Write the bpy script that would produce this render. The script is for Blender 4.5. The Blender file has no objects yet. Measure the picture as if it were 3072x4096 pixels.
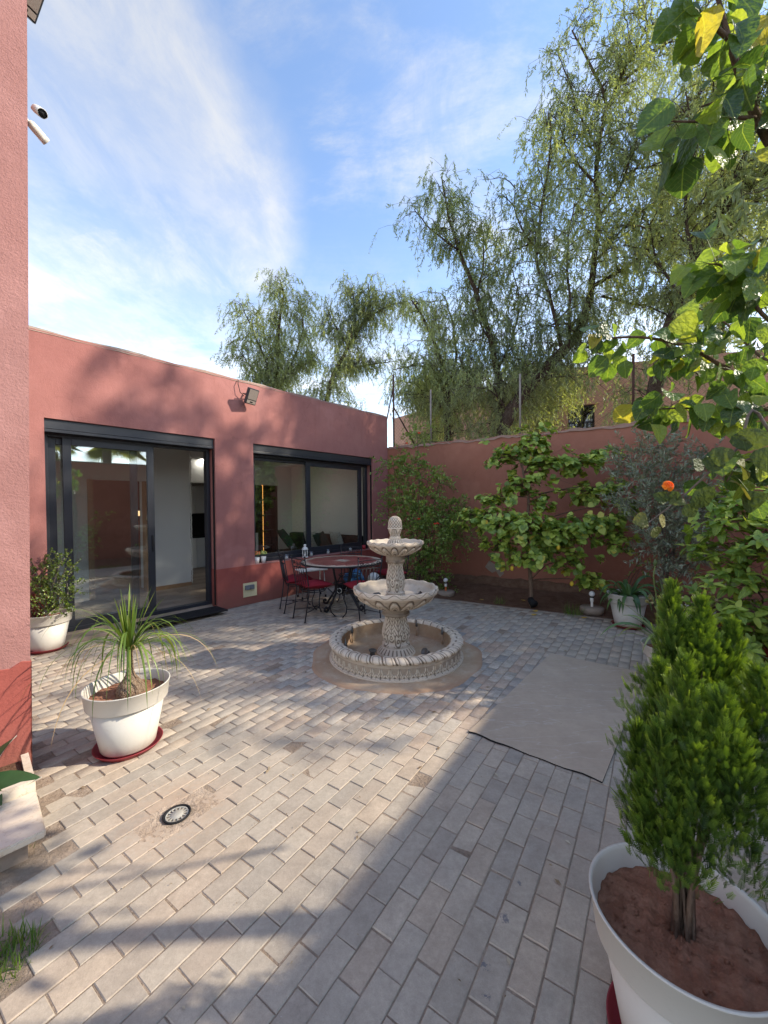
import bpy, bmesh, math, random
import numpy as np
from mathutils import Matrix, Vector
R = math.radians; PI = math.pi
random.seed(7); rng = np.random.default_rng(7)
sc = bpy.context.scene
COL = sc.collection
# ------------------------------------------------------------------ camera
CAM_H, FPX = 1.66, 1600.0
PITCH, ROLL = R(-0.95), R(0.55)
_f = Vector((0, math.cos(PITCH), math.sin(PITCH))); _u0 = Vector((0, -math.sin(PITCH), math.cos(PITCH))); _r0 = Vector((1, 0, 0))
_r = _r0 * math.cos(ROLL) - _u0 * math.sin(ROLL); _u = _u0 * math.cos(ROLL) + _r0 * math.sin(ROLL)
cd = bpy.data.cameras.new('camera'); cam = bpy.data.objects.new('camera', cd); COL.objects.link(cam)
cam.matrix_world = Matrix(((_r.x, _u.x, -_f.x, 0), (_r.y, _u.y, -_f.y, 0), (_r.z, _u.z, -_f.z, CAM_H), (0, 0, 0, 1)))
cd.sensor_fit = 'HORIZONTAL'; cd.sensor_width = 36; cd.lens = 36 * FPX / 3072; cd.clip_start = 0.02; cd.clip_end = 3000
sc.camera = cam
# ------------------------------------------------------------------ sun and sky
SUN_AZ, SUN_EL = R(88.5), R(32.5)          # azimuth from +Y towards +X
SUN_STRENGTH, SKY_STRENGTH = 1.75, 0.15
EXPOSURE = 2.08
S = Vector((math.sin(SUN_AZ) * math.cos(SUN_EL), math.cos(SUN_AZ) * math.cos(SUN_EL), math.sin(SUN_EL)))
ld = bpy.data.lights.new('sun', 'SUN'); ld.energy = SUN_STRENGTH; ld.angle = R(0.75); ld.color = (1.0, 0.89, 0.74)
sun = bpy.data.objects.new('sun', ld); COL.objects.link(sun); sun.location = S * 40
sun.rotation_euler = S.to_track_quat('Z', 'Y').to_euler()
world = bpy.data.worlds.new('World'); sc.world = world; world.use_nodes = True
wn, wl = world.node_tree.nodes, world.node_tree.links
wn.clear()
def N(nodes, kind, **kw):
    n = nodes.new(kind)
    for k, v in kw.items():
        if k == 'inp':
            for kk, vv in v.items(): n.inputs[kk].default_value = vv
        else: setattr(n, k, v)
    return n
def math_(nodes, links, op, a, b=None, c=None, clamp=False):
    n = nodes.new('ShaderNodeMath'); n.operation = op; n.use_clamp = clamp
    for i, v in enumerate((a, b, c)):
        if v is None: continue
        if isinstance(v, (int, float)): n.inputs[i].default_value = v
        else: links.new(v, n.inputs[i])
    return n.outputs[0]
def smooth(nodes, links, v, a, b, lo=0., hi=1.):
    n = nodes.new('ShaderNodeMapRange'); n.interpolation_type = 'SMOOTHSTEP'
    n.inputs[1].default_value = a; n.inputs[2].default_value = b; n.inputs[3].default_value = lo; n.inputs[4].default_value = hi
    links.new(v, n.inputs[0]); return n.outputs[0]
def build_sky():
    W = lambda op, a, b=None, c=None, clamp=False: math_(wn, wl, op, a, b, c, clamp)
    sky = N(wn, 'ShaderNodeTexSky', sky_type='NISHITA', sun_disc=False, sun_elevation=SUN_EL, sun_rotation=SUN_AZ, altitude=400, air_density=1.0, dust_density=0.5, ozone_density=1.6)
    tc = N(wn, 'ShaderNodeTexCoord'); sep = N(wn, 'ShaderNodeSeparateXYZ'); wl.new(tc.outputs['Generated'], sep.inputs[0])
    z = W('MAXIMUM', sep.outputs[2], 0.0); zd = W('ADD', z, 0.12)
    px = W('DIVIDE', sep.outputs[0], zd); py = W('DIVIDE', sep.outputs[1], zd)
    pv = N(wn, 'ShaderNodeCombineXYZ'); wl.new(px, pv.inputs[0]); wl.new(py, pv.inputs[1])
    def noise(scale, detail, rough, rot, stretch, loc=(0, 0, 0), dist=0.0):
        m = N(wn, 'ShaderNodeMapping'); m.inputs['Rotation'].default_value = (0, 0, rot); m.inputs['Scale'].default_value = (stretch[0], stretch[1], 1); m.inputs['Location'].default_value = loc
        wl.new(pv.outputs[0], m.inputs[0])
        t = N(wn, 'ShaderNodeTexNoise', inp={'Scale': scale, 'Detail': detail, 'Roughness': rough, 'Distortion': dist}); wl.new(m.outputs[0], t.inputs['Vector']); return t.outputs['Fac']
    warp = noise(1.6, 4, .55, 0, (1, 1), (3, 1, 0)); warp2 = noise(7.0, 5, .6, 0.4, (1, 1), (8, 2, 0))
    w = W('ADD', W('MULTIPLY', W('SUBTRACT', warp, .5), .24), W('MULTIPLY', W('SUBTRACT', warp2, .5), .12))
    dx = W('SUBTRACT', px, -.562); dy = W('SUBTRACT', py, 1.004)
    dx = W('MAXIMUM', dx, W('MULTIPLY', dx, .22)); dy = W('MAXIMUM', W('MINIMUM', dy, W('MULTIPLY', dy, .30)), W('MULTIPLY', dy, .55))
    r = W('ADD', W('SQRT', W('ADD', W('MULTIPLY', dx, dx), W('MULTIPLY', dy, dy))), w)
    # the high veil with its curved edge
    edge = smooth(wn, wl, r, .41, .20); inner = smooth(wn, wl, r, .02, .30, .50, 1.0)
    left = smooth(wn, wl, px, -.28, -.62); far = smooth(wn, wl, py, .95, 1.3)
    veil_out = W('MULTIPLY', W('MULTIPLY', left, .62), 1.0)
    veil = W('MAXIMUM', W('MULTIPLY', edge, inner), veil_out)
    st1 = noise(1.9, 7, .62, R(35), (1, .28), (1.3, 0, 0), .3); st2 = noise(3.2, 8, .66, R(-28), (.45, 1), (4, 2, 0), .5); st3 = noise(5.5, 8, .7, R(10), (1, .6), (9, 7, 0), .4)
    streak = smooth(wn, wl, st1, .36, .66)
    fine = smooth(wn, wl, st3, .36, .66)
    veil = W('MULTIPLY', veil, W('ADD', W('MULTIPLY', streak, .50), W('ADD', W('MULTIPLY', fine, .42), .22)))
    other = W('MULTIPLY', W('MULTIPLY', smooth(wn, wl, st2, .42, .72), .85), W('ADD', W('MULTIPLY', fine, .6), .4))
    horizon = smooth(wn, wl, z, .62, .26)
    hz = W('MULTIPLY', horizon, W('ADD', W('MULTIPLY', fine, .35), W('ADD', W('MULTIPLY', smooth(wn, wl, st2, .34, .66), .55), .04)))
    cover = W('MAXIMUM', W('MAXIMUM', veil, other), hz, clamp=True)
    cover = W('ADD', W('MULTIPLY', cover, .84), .02)
    mix = N(wn, 'ShaderNodeMixRGB'); wl.new(cover, mix.inputs[0])
    tint = N(wn, 'ShaderNodeMixRGB', blend_type='MULTIPLY', inp={0: 1.0, 2: (.60, .605, .615, 1)}); wl.new(sky.outputs[0], tint.inputs[1])
    bw = N(wn, 'ShaderNodeRGBToBW'); wl.new(sky.outputs[0], bw.inputs[0]); lum = W('MULTIPLY_ADD', bw.outputs[0], .76, .50)
    cc = N(wn, 'ShaderNodeCombineColor'); wl.new(W('MULTIPLY', lum, .99), cc.inputs[0]); wl.new(lum, cc.inputs[1]); wl.new(W('MULTIPLY', lum, 1.02), cc.inputs[2])
    wl.new(tint.outputs[0], mix.inputs[1]); wl.new(cc.outputs[0], mix.inputs[2])
    bg = N(wn, 'ShaderNodeBackground', inp={'Strength': SKY_STRENGTH}); wl.new(mix.outputs[0], bg.inputs[0])
    out = N(wn, 'ShaderNodeOutputWorld'); wl.new(bg.outputs[0], out.inputs[0])
build_sky()
vs = sc.view_settings; vs.view_transform = 'Standard'; vs.look = 'None'; vs.exposure = EXPOSURE; vs.gamma = 1; vs.use_curve_mapping = False
try:
    sc.cycles.max_bounces = 10; sc.cycles.diffuse_bounces = 4; sc.cycles.glossy_bounces = 4; sc.cycles.transmission_bounces = 6; sc.cycles.transparent_max_bounces = 12
    sc.cycles.sample_clamp_indirect = 6; sc.cycles.use_denoising = True; sc.cycles.caustics_reflective = False; sc.cycles.caustics_refractive = False
except Exception: pass
# ------------------------------------------------------------------ geometry of the place, from the photograph's perspective
def ray(x, y):                       # x, y: photograph pixels (3072 x 4096)
    return _r * ((x - 1536) / FPX) - _u * ((y - 2048) / FPX) + _f
K = 3072 / 1659
def at(x, y, depth):                 # a point seen at x, y (in 1659-wide units), at that distance along +Y
    d = ray(x * K, y * K); return Vector((0, 0, CAM_H)) + d * (depth / d.y)
def gnd(x, y, z=0.):
    d = ray(x * K, y * K); return Vector((0, 0, CAM_H)) + d * ((z - CAM_H) / d.z)
P0 = Vector((-2.643, 6.397, 0)); FT = Vector((math.sin(R(40.65)), math.cos(R(40.65)), 0)); FN = Vector((FT.y, -FT.x, 0))
FROT = R(90 - 40.65)
CORNER = P0 + FT * 4.24
BT = Vector((math.sin(R(122)), math.cos(R(122)), 0)); BROT = R(90 - 122); BN = Vector((BT.y, -BT.x, 0))   # BN: towards the court
PT = Vector((math.sin(R(34.3)), math.cos(R(34.3)), 0)); PN = Vector((PT.y, -PT.x, 0)); PROT = R(90 - 34.3)
def pv(n, t, z=0.): return PN * n + PT * t + Vector((0, 0, z))
FOUNT = Vector((.12, 4.42, 0))
# ------------------------------------------------------------------ object helpers
def tag(o, label=None, cat=None, group=None, kind=None):
    if label: o['label'] = label
    if cat: o['category'] = cat
    if group: o['group'] = group
    if kind: o['kind'] = kind
    return o
def empty(name, loc=(0, 0, 0), rz=0., label=None, cat=None, group=None, kind=None):
    o = bpy.data.objects.new(name, None); COL.objects.link(o); o.location = loc; o.rotation_euler = (0, 0, rz); o.empty_display_size = .1
    return tag(o, label, cat, group, kind)
def link(name, me, parent=None, loc=None, rot=None, label=None, cat=None, group=None, kind=None):
    o = bpy.data.objects.new(name, me); COL.objects.link(o)
    if parent: o.parent = parent
    if loc is not None: o.location = loc
    if rot is not None: o.rotation_euler = rot
    return tag(o, label, cat, group, kind)
def copy_tree(o, parent=None):
    c = o.copy(); COL.objects.link(c); c.parent = parent
    for ch in list(o.children): copy_tree(ch, c)
    return c
class MB:
    def __init__(s): s.v = []; s.f = []; s.m = []; s.sm = []
    def add(s, vs, fs, mi=0, smooth=False):
        b = len(s.v); s.v.extend([tuple(v) for v in vs]); s.f.extend([tuple(b + i for i in f) for f in fs]); s.m.extend([mi] * len(fs)); s.sm.extend([smooth] * len(fs)); return s
    def box(s, c, d, rz=0., mi=0, bev=0.):
        x, y, z = d[0] / 2, d[1] / 2, d[2] / 2; M_ = Matrix.Translation(c) @ Matrix.Rotation(rz, 4, 'Z')
        if bev <= 0:
            V = [M_ @ Vector((i * x, j * y, k * z)) for k in (-1, 1) for j in (-1, 1) for i in (-1, 1)]
            return s.add(V, [(0, 2, 3, 1), (4, 5, 7, 6), (0, 1, 5, 4), (2, 6, 7, 3), (0, 4, 6, 2), (1, 3, 7, 5)], mi)
        bm = bmesh.new(); bmesh.ops.create_cube(bm, size=1, matrix=M_ @ Matrix.Diagonal((d[0], d[1], d[2], 1)))
        bmesh.ops.bevel(bm, geom=bm.edges[:] + bm.verts[:], offset=bev, segments=2, affect='EDGES', profile=.6)
        bm.verts.index_update(); s.add([v.co for v in bm.verts], [[v.index for v in f.verts] for f in bm.faces], mi, False); bm.free(); return s
    def box2(s, a, b, mi=0, bev=0.):
        return s.box([(a[i] + b[i]) / 2 for i in range(3)], [abs(b[i] - a[i]) for i in range(3)], 0, mi, bev)
    def tube(s, pts, rad, seg=8, mi=0, cap=True, closed=False):
        pts = [Vector(p) for p in pts]; n = len(pts); rad = [rad] * n if isinstance(rad, (int, float)) else list(rad)
        V = []; up = Vector((0, 0, 1)); prev = None
        for i, p in enumerate(pts):
            if closed: d = pts[(i + 1) % n] - pts[i - 1]
            else: d = pts[min(i + 1, n - 1)] - pts[max(i - 1, 0)]
            d = d.normalized() if d.length > 1e-9 else Vector((0, 0, 1))
            if prev is None:
                a = d.cross(up) if abs(d.z) < .95 else d.cross(Vector((1, 0, 0)))
            else:
                a = prev - d * prev.dot(d)
                if a.length < 1e-6: a = d.cross(up)
            a.normalize(); prev = a; b = d.cross(a)
            for k in range(seg):
                t = 2 * PI * k / seg; V.append(p + (a * math.cos(t) + b * math.sin(t)) * rad[i])
        F = []
        for i in range(n if closed else n - 1):
            for k in range(seg):
                j = (i + 1) % n
                F.append((i * seg + k, i * seg + (k + 1) % seg, j * seg + (k + 1) % seg, j * seg + k))
        if cap and not closed: F.append(tuple(range(seg))[::-1]); F.append(tuple((n - 1) * seg + k for k in range(seg)))
        return s.add(V, F, mi, True)
    def lathe(s, prof, seg=32, c=(0, 0, 0), mi=0, smooth=True, fn=None, capb=False, capt=False):
        V = []; F = []; n = len(prof)
        for i, (r, z) in enumerate(prof):
            for k in range(seg):
                a = 2 * PI * k / seg; rr, zz = (r, z) if fn is None else fn(r, z, a, i)
                V.append((c[0] + rr * math.cos(a), c[1] + rr * math.sin(a), c[2] + zz))
        for i in range(n - 1):
            for k in range(seg): F.append((i * seg + k, i * seg + (k + 1) % seg, (i + 1) * seg + (k + 1) % seg, (i + 1) * seg + k))
        if capb: F.append(tuple(range(seg))[::-1])
        if capt: F.append(tuple((n - 1) * seg + k for k in range(seg)))
        return s.add(V, F, mi, smooth)
    def prism(s, poly, z0, z1, mi=0):
        n = len(poly); V = [(p[0], p[1], z0) for p in poly] + [(p[0], p[1], z1) for p in poly]
        F = [tuple(range(n))[::-1], tuple(range(n, 2 * n))] + [(i, (i + 1) % n, n + (i + 1) % n, n + i) for i in range(n)]
        return s.add(V, F, mi)
    def sphere(s, c, r, seg=16, rings=10, sc_=(1, 1, 1), mi=0):
        prof = [(max(1e-4, r * math.sin(PI * i / rings)), -r * math.cos(PI * i / rings)) for i in range(rings + 1)]
        V = []; F = []
        for (q, z) in prof:
            for k in range(seg):
                a = 2 * PI * k / seg; V.append((c[0] + q * math.cos(a) * sc_[0], c[1] + q * math.sin(a) * sc_[1], c[2] + z * sc_[2]))
        for i in range(rings):
            for k in range(seg): F.append((i * seg + k, i * seg + (k + 1) % seg, (i + 1) * seg + (k + 1) % seg, (i + 1) * seg + k))
        return s.add(V, F, mi, True)
    def mesh(s, name, mats):
        me = bpy.data.meshes.new(name); me.from_pydata([tuple(v) for v in s.v], [], s.f)
        for m in (mats if isinstance(mats, (list, tuple)) else [mats]): me.materials.append(m)
        me.polygons.foreach_set('material_index', s.m); me.polygons.foreach_set('use_smooth', s.sm); me.update(); return me
    def build(s, name, mats, parent=None, loc=None, rz=None, label=None, cat=None, group=None, kind=None):
        return link(name, s.mesh(name, mats), parent, loc, None if rz is None else (0, 0, rz), label, cat, group, kind)
def npmesh(name, V, tris=None, quads=None, mat=None, attrs=None, smooth=False):
    """fast mesh from arrays; attrs: name -> per-vertex float array"""
    me = bpy.data.meshes.new(name); V = np.asarray(V, np.float32)
    nt = 0 if tris is None else len(tris); nq = 0 if quads is None else len(quads)
    loops = np.concatenate([np.asarray(a, np.int32).ravel() for a in (tris, quads) if a is not None])
    starts = np.concatenate([np.arange(nt) * 3, nt * 3 + np.arange(nq) * 4]).astype(np.int32)
    me.vertices.add(len(V)); me.vertices.foreach_set('co', V.ravel()); me.loops.add(len(loops)); me.loops.foreach_set('vertex_index', loops)
    me.polygons.add(nt + nq); me.polygons.foreach_set('loop_start', starts)
    if smooth: me.polygons.foreach_set('use_smooth', np.ones(nt + nq, bool))
    me.update(calc_edges=True)
    if mat is not None: me.materials.append(mat)
    for k, a in (attrs or {}).items():
        at_ = me.attributes.new(k, 'FLOAT', 'POINT'); at_.data.foreach_set('value', np.asarray(a, np.float32))
    me.validate(); return me
# ------------------------------------------------------------------ materials
class Mat:
    def __init__(s, name, base=(.5, .5, .5), rough=.7, spec=.5, metal=0.):
        s.m = bpy.data.materials.new(name); s.m.use_nodes = True; s.n = s.m.node_tree.nodes; s.l = s.m.node_tree.links
        s.p = s.n['Principled BSDF']; s.p.inputs['Roughness'].default_value = rough; s.p.inputs['Specular IOR Level'].default_value = spec; s.p.inputs['Metallic'].default_value = metal
        s.p.inputs['Base Color'].default_value = (*base, 1); s.tc = s.n.new('ShaderNodeTexCoord'); s.col = None; s.base = base; s.nrm = None
    def co(s, kind='Object', scale=None, loc=None, rot=None):
        o = s.tc.outputs[kind]
        if kind == 'World': pass
        if scale or loc or rot:
            m = s.n.new('ShaderNodeMapping')
            if scale: m.inputs['Scale'].default_value = scale
            if loc: m.inputs['Location'].default_value = loc
            if rot: m.inputs['Rotation'].default_value = rot
            s.l.new(o, m.inputs[0]); o = m.outputs[0]
        return o
    def pos(s):
        g = s.n.new('ShaderNodeNewGeometry'); return g.outputs['Position']
    def noise(s, scale, detail=4, rough=.55, vec=None, dist=0.):
        t = s.n.new('ShaderNodeTexNoise'); t.inputs['Scale'].default_value = scale; t.inputs['Detail'].default_value = detail; t.inputs['Roughness'].default_value = rough; t.inputs['Distortion'].default_value = dist
        s.l.new(vec if vec is not None else s.co(), t.inputs['Vector']); return t.outputs['Fac']
    def voro(s, scale, vec=None, feature='F1', out='Distance'):
        t = s.n.new('ShaderNodeTexVoronoi'); t.feature = feature; t.inputs['Scale'].default_value = scale; s.l.new(vec if vec is not None else s.co(), t.inputs['Vector']); return t.outputs[out]
    def ss(s, v, a, b, lo=0., hi=1.): return smooth(s.n, s.l, v, a, b, lo, hi)
    def M(s, op, a, b=None, c=None, clamp=False): return math_(s.n, s.l, op, a, b, c, clamp)
    def M_vec(s, v, k):              # the position jittered by noise, for wandering cracks
        t = s.n.new('ShaderNodeTexNoise'); t.inputs['Scale'].default_value = 4; t.inputs['Detail'].default_value = 5; s.l.new(v, t.inputs['Vector'])
        a = s.n.new('ShaderNodeVectorMath'); a.operation = 'MULTIPLY_ADD'; s.l.new(t.outputs['Color'], a.inputs[0]); a.inputs[1].default_value = (k * 3,) * 3; s.l.new(v, a.inputs[2]); return a.outputs[0]
    def attr(s, name, out='Fac'):
        a = s.n.new('ShaderNodeAttribute'); a.attribute_name = name; return a.outputs[out]
    def orand(s): return s.n.new('ShaderNodeObjectInfo').outputs['Random']
    def irand(s): return s.n.new('ShaderNodeNewGeometry').outputs['Random Per Island']
    def mix(s, fac, c2, blend='MIX', c1=None):
        m = s.n.new('ShaderNodeMixRGB'); m.blend_type = blend
        if isinstance(fac, (int, float)): m.inputs[0].default_value = fac
        else: s.l.new(fac, m.inputs[0])
        src = s.col if c1 is None else c1
        if src is None: m.inputs[1].default_value = (*s.base, 1)
        elif isinstance(src, tuple): m.inputs[1].default_value = (*src, 1)
        else: s.l.new(src, m.inputs[1])
        if isinstance(c2, tuple): m.inputs[2].default_value = (*c2, 1)
        else: s.l.new(c2, m.inputs[2])
        s.col = m.outputs[0]; return s
    def value(s, fac, lo, hi):       # multiply brightness by a value running lo..hi with fac
        mr = s.n.new('ShaderNodeMapRange'); mr.inputs[3].default_value = lo; mr.inputs[4].default_value = hi; s.l.new(fac, mr.inputs[0])
        cmb = s.n.new('ShaderNodeCombineColor'); [s.l.new(mr.outputs[0], cmb.inputs[i]) for i in range(3)]
        return s.mix(1.0, cmb.outputs[0], 'MULTIPLY')
    def ramp(s, fac, stops):
        r = s.n.new('ShaderNodeValToRGB'); e = r.color_ramp.elements
        while len(e) < len(stops): e.new(.5)
        for i, (p, c) in enumerate(stops): e[i].position = p; e[i].color = (*c, 1)
        s.l.new(fac, r.inputs[0]); s.col = r.outputs[0]; return s
    def bump(s, h, strength=.3, dist=.01):
        b = s.n.new('ShaderNodeBump'); b.inputs['Strength'].default_value = strength; b.inputs['Distance'].default_value = dist; s.l.new(h, b.inputs['Height'])
        if s.nrm is not None: s.l.new(s.nrm, b.inputs['Normal'])
        s.nrm = b.outputs[0]; return s
    def roughv(s, v): s.l.new(v, s.p.inputs['Roughness']); return s
    def done(s, translucent=0.):
        if s.col is not None: s.l.new(s.col, s.p.inputs['Base Color'])
        if s.nrm is not None: s.l.new(s.nrm, s.p.inputs['Normal'])
        if translucent > 0:
            t = s.n.new('ShaderNodeBsdfTranslucent'); mx = s.n.new('ShaderNodeMixShader'); mx.inputs[0].default_value = translucent
            hs = s.n.new('ShaderNodeMixRGB'); hs.blend_type = 'MULTIPLY'; hs.inputs[0].default_value = 1; hs.inputs[2].default_value = (1.5, 1.45, .45, 1)
            if s.col is not None: s.l.new(s.col, hs.inputs[1])
            else: hs.inputs[1].default_value = (*s.base, 1)
            s.l.new(hs.outputs[0], t.inputs[0])
            if s.nrm is not None: s.l.new(s.nrm, t.inputs['Normal'])
            out = s.n['Material Output']; s.l.new(s.p.outputs[0], mx.inputs[1]); s.l.new(t.outputs[0], mx.inputs[2]); s.l.new(mx.outputs[0], out.inputs[0])
        return s.m
def simple(name, base, rough=.6, spec=.5, metal=0., var=.12, scale=30., bump=0., bscale=200.):
    m = Mat(name, base, rough, spec, metal)
    m.value(m.noise(scale, 5, .6), 1 - var, 1 + var)
    if bump: m.bump(m.noise(bscale, 4, .6), bump, .004)
    return m.done()
def plaster(name, base, faded, grain=1.0, dirt=True):
    m = Mat(name, base, .92, .15); w = m.pos()
    big = m.noise(.9, 5, .6, w); m.mix(m.ss(big, .35, .7), faded)
    m.value(m.noise(6, 6, .65, w), .90, 1.10); m.value(m.noise(70, 3, .6, w), .92, 1.08)
    mp = m.n.new('ShaderNodeMapping'); mp.inputs['Scale'].default_value = (1.6, 1.6, .22); m.l.new(w, mp.inputs[0])
    st = m.noise(2.2, 6, .65, mp.outputs[0]); m.mix(m.ss(st, .52, .80, 0, .42), tuple(c * .62 for c in base))
    m.mix(m.ss(m.noise(1.5, 3, .5, w), .60, .66, 0, .22), tuple(min(1, c * 1.25 + .02) for c in faded)); m.mix(m.ss(m.noise(22, 6, .75, w), .60, .78, 0, .3), tuple(c * .7 for c in base))
    cr = m.M('MULTIPLY', m.ss(m.voro(.9, m.M_vec(w, .12), 'DISTANCE_TO_EDGE'), .006, .001), m.ss(m.noise(1.1, 2, .5, w), .50, .58)); m.mix(m.M('MULTIPLY', cr, .22), tuple(c * .4 for c in base))
    if dirt:
        z = m.n.new('ShaderNodeSeparateXYZ'); m.l.new(w, z.inputs[0])
        low = m.ss(m.M('ADD', z.outputs[2], m.M('MULTIPLY', m.noise(5, 5, .7, w), .35)), .62, .12, 0, .55)
        m.mix(low, (.22, .115, .085))
    m.bump(m.noise(75, 4, .65, w), .55 * grain, .006); m.bump(m.noise(9, 4, .55, w), .35, .018)
    return m.done()
M = {}
M['plaster'] = plaster('rose_plaster', (.33, .142, .125), (.375, .172, .152), 1.0, False)
M['dado'] = plaster('dark_red_plaster', (.27, .072, .058), (.31, .092, .074))
M['reveal'] = plaster('reveal_plaster', (.29, .10, .088), (.32, .12, .105), .6, False)
M['backwall'] = plaster('garden_wall_plaster', (.325, .132, .086), (.365, .158, .106), .7)
M['leftwall'] = plaster('rough_rose_plaster', (.30, .15, .135), (.345, .18, .163), 2.0, False)
M['neighbour'] = plaster('salmon_plaster', (.54, .30, .215), (.58, .34, .25), .8, False)
M['coping'] = simple('grey_mortar', (.30, .24, .19), .95, .1, var=.3, scale=9, bump=.6, bscale=60)
M['dark_metal'] = simple('anthracite_aluminium', (.020, .023, .030), .42, .5, 0, .08, 6)
M['iron'] = simple('black_wrought_iron', (.018, .017, .020), .5, .5, .3, .25, 40, .2, 150)
M['black'] = simple('black_rubber', (.012, .012, .013), .8, .3, 0, .2, 60, .3, 300)
M['white_plastic'] = simple('white_plastic', (.74, .72, .66), .38, .5, 0, .04, 8)
M['steel'] = simple('brushed_steel', (.55, .55, .53), .35, .5, .9, .1, 20)
M['wood'] = simple('wood', (.33, .20, .11), .55, .4, 0, .2, 12)
# ------------------------------------------------------------------ setting materials
def glass_mat(name, tint=(.93, .96, .95), gain=1.7, base=.065):
    m = bpy.data.materials.new(name); m.use_nodes = True; n, l = m.node_tree.nodes, m.node_tree.links; n.clear()
    tr = N(n, 'ShaderNodeBsdfTransparent', inp={0: (*tint, 1)}); gl = N(n, 'ShaderNodeBsdfGlossy', inp={0: (1, 1, 1, 1), 'Roughness': .004})
    lw_ = N(n, 'ShaderNodeLayerWeight', inp={0: .5}); fr = math_(n, l, 'MULTIPLY_ADD', math_(n, l, 'POWER', lw_.outputs['Facing'], 5.0), .96, .04); f = math_(n, l, 'MULTIPLY_ADD', fr, gain, base, True)
    mx = N(n, 'ShaderNodeMixShader'); l.new(f, mx.inputs[0]); l.new(tr.outputs[0], mx.inputs[1]); l.new(gl.outputs[0], mx.inputs[2])
    out = N(n, 'ShaderNodeOutputMaterial'); l.new(mx.outputs[0], out.inputs[0]); return m
M['glass'] = glass_mat('window_glass')
M['jarglass'] = glass_mat('clear_glass', (.9, .92, .92), 1.2, .03)
def dist_to(m, c):
    v = m.n.new('ShaderNodeVectorMath'); v.operation = 'DISTANCE'; m.l.new(m.pos(), v.inputs[0]); v.inputs[1].default_value = c; return v.outputs['Value']
def paver_mat(name, island):
    m = Mat(name, (.2, .2, .2), .86, .25); rnd = m.irand() if island else m.orand(); w = m.pos()
    m.ramp(rnd, [(0, (.345, .298, .238)), (.15, (.41, .356, .285)), (.35, (.375, .330, .268)), (.55, (.43, .364, .284)), (.75, (.33, .292, .242)), (.9, (.40, .328, .252)), (1, (.44, .362, .276))])
    m.value(m.noise(5, 5, .6, w), .74, 1.25); m.value(m.noise(16, 6, .7, w), .72, 1.28); m.value(m.noise(55, 5, .7, w), .74, 1.24); m.value(m.noise(240, 2, .6, w), .84, 1.14)
    d = dist_to(m, tuple(FOUNT)); nz = m.noise(3.2, 6, .7, w); fine = m.noise(26, 6, .75, w)
    # lime bloom spread by the fountain's splashes, towards the front left and all round it
    near = m.ss(m.M('ADD', d, m.M('MULTIPLY', nz, .9)), 2.55, 1.45)
    m.mix(m.M('MULTIPLY', near, m.ss(fine, .40, .66, 0, .62)), (.60, .54, .47))
    rnd2 = m.M('FRACT', m.M('MULTIPLY', rnd, 7.31))
    m.mix(m.M('MULTIPLY', m.M('MULTIPLY', near, m.ss(rnd2, .45, .9)), .45), (.42, .25, .16))
    m.mix(m.M('MULTIPLY', m.M('MULTIPLY', near, m.ss(rnd2, .3, .02)), .55), (.17, .175, .185))
    dd = dist_to(m, (-1.15, 2.15, 0)); dn = m.ss(m.M('ADD', dd, m.M('MULTIPLY', nz, .35)), .62, .30, 0, .42)
    m.mix(m.M('MULTIPLY', dn, m.ss(fine, .3, .6)), (.44, .30, .20))
    m.mix(m.ss(m.noise(1.6, 5, .65, w), .52, .74, 0, .42), (.37, .28, .215))
    m.mix(m.ss(m.noise(3.1, 6, .72, w), .56, .70, 0, .38), (.24, .195, .16)); m.mix(m.ss(m.noise(90, 4, .7, w), .63, .72, 0, .45), (.20, .17, .145)); m.mix(m.ss(m.noise(70, 4, .7, w), .66, .74, 0, .4), (.62, .57, .50))
    for (sx, sy, sr) in ((1090, 1985, .022), (1046, 2085, .016), (1122, 1905, .008), (1052, 2150, .010)):
        q = gnd(sx, sy); m.mix(m.ss(m.M('ADD', dist_to(m, (q.x, q.y, 0)), m.M('MULTIPLY', m.M('SUBTRACT', m.noise(55, 4, .75, w), .5), .08)), sr, sr * .4, 0, .7), (.09, .10, .13))
    m.mix(m.ss(m.voro(38, w), .055, .03, 0, .25), (.07, .06, .055))
    m.bump(m.noise(160, 4, .7, w), .35, .003); m.bump(m.noise(18, 4, .6, w), .25, .006)
    return m.done()
M['paver'] = paver_mat('grey_paver', False); M['paver_far'] = paver_mat('grey_paver_far', True)
def soil_mat(name, a, b, scale=1.):
    m = Mat(name, a, .97, .08); w = m.pos(); m.mix(m.ss(m.noise(7 * scale, 6, .65, w), .35, .68), b); m.value(m.noise(60 * scale, 5, .7, w), .70, 1.3)
    m.mix(m.ss(m.voro(30 * scale, w), .10, .04, 0, .5), tuple(c * 1.6 for c in b))
    m.bump(m.noise(26 * scale, 6, .7, w), .9, .03 / scale); m.bump(m.noise(120 * scale, 4, .7, w), .5, .006); return m.done()
M['sand'] = soil_mat('joint_sand', (.27, .21, .158), (.37, .295, .228))
M['soil'] = soil_mat('bed_soil', (.135, .075, .048), (.19, .115, .075))
M['potsoil'] = soil_mat('red_pot_soil', (.27, .125, .078), (.36, .185, .12), 2.)
M['ground'] = soil_mat('ground_soil', (.20, .14, .09), (.26, .19, .12), .4)
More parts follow.
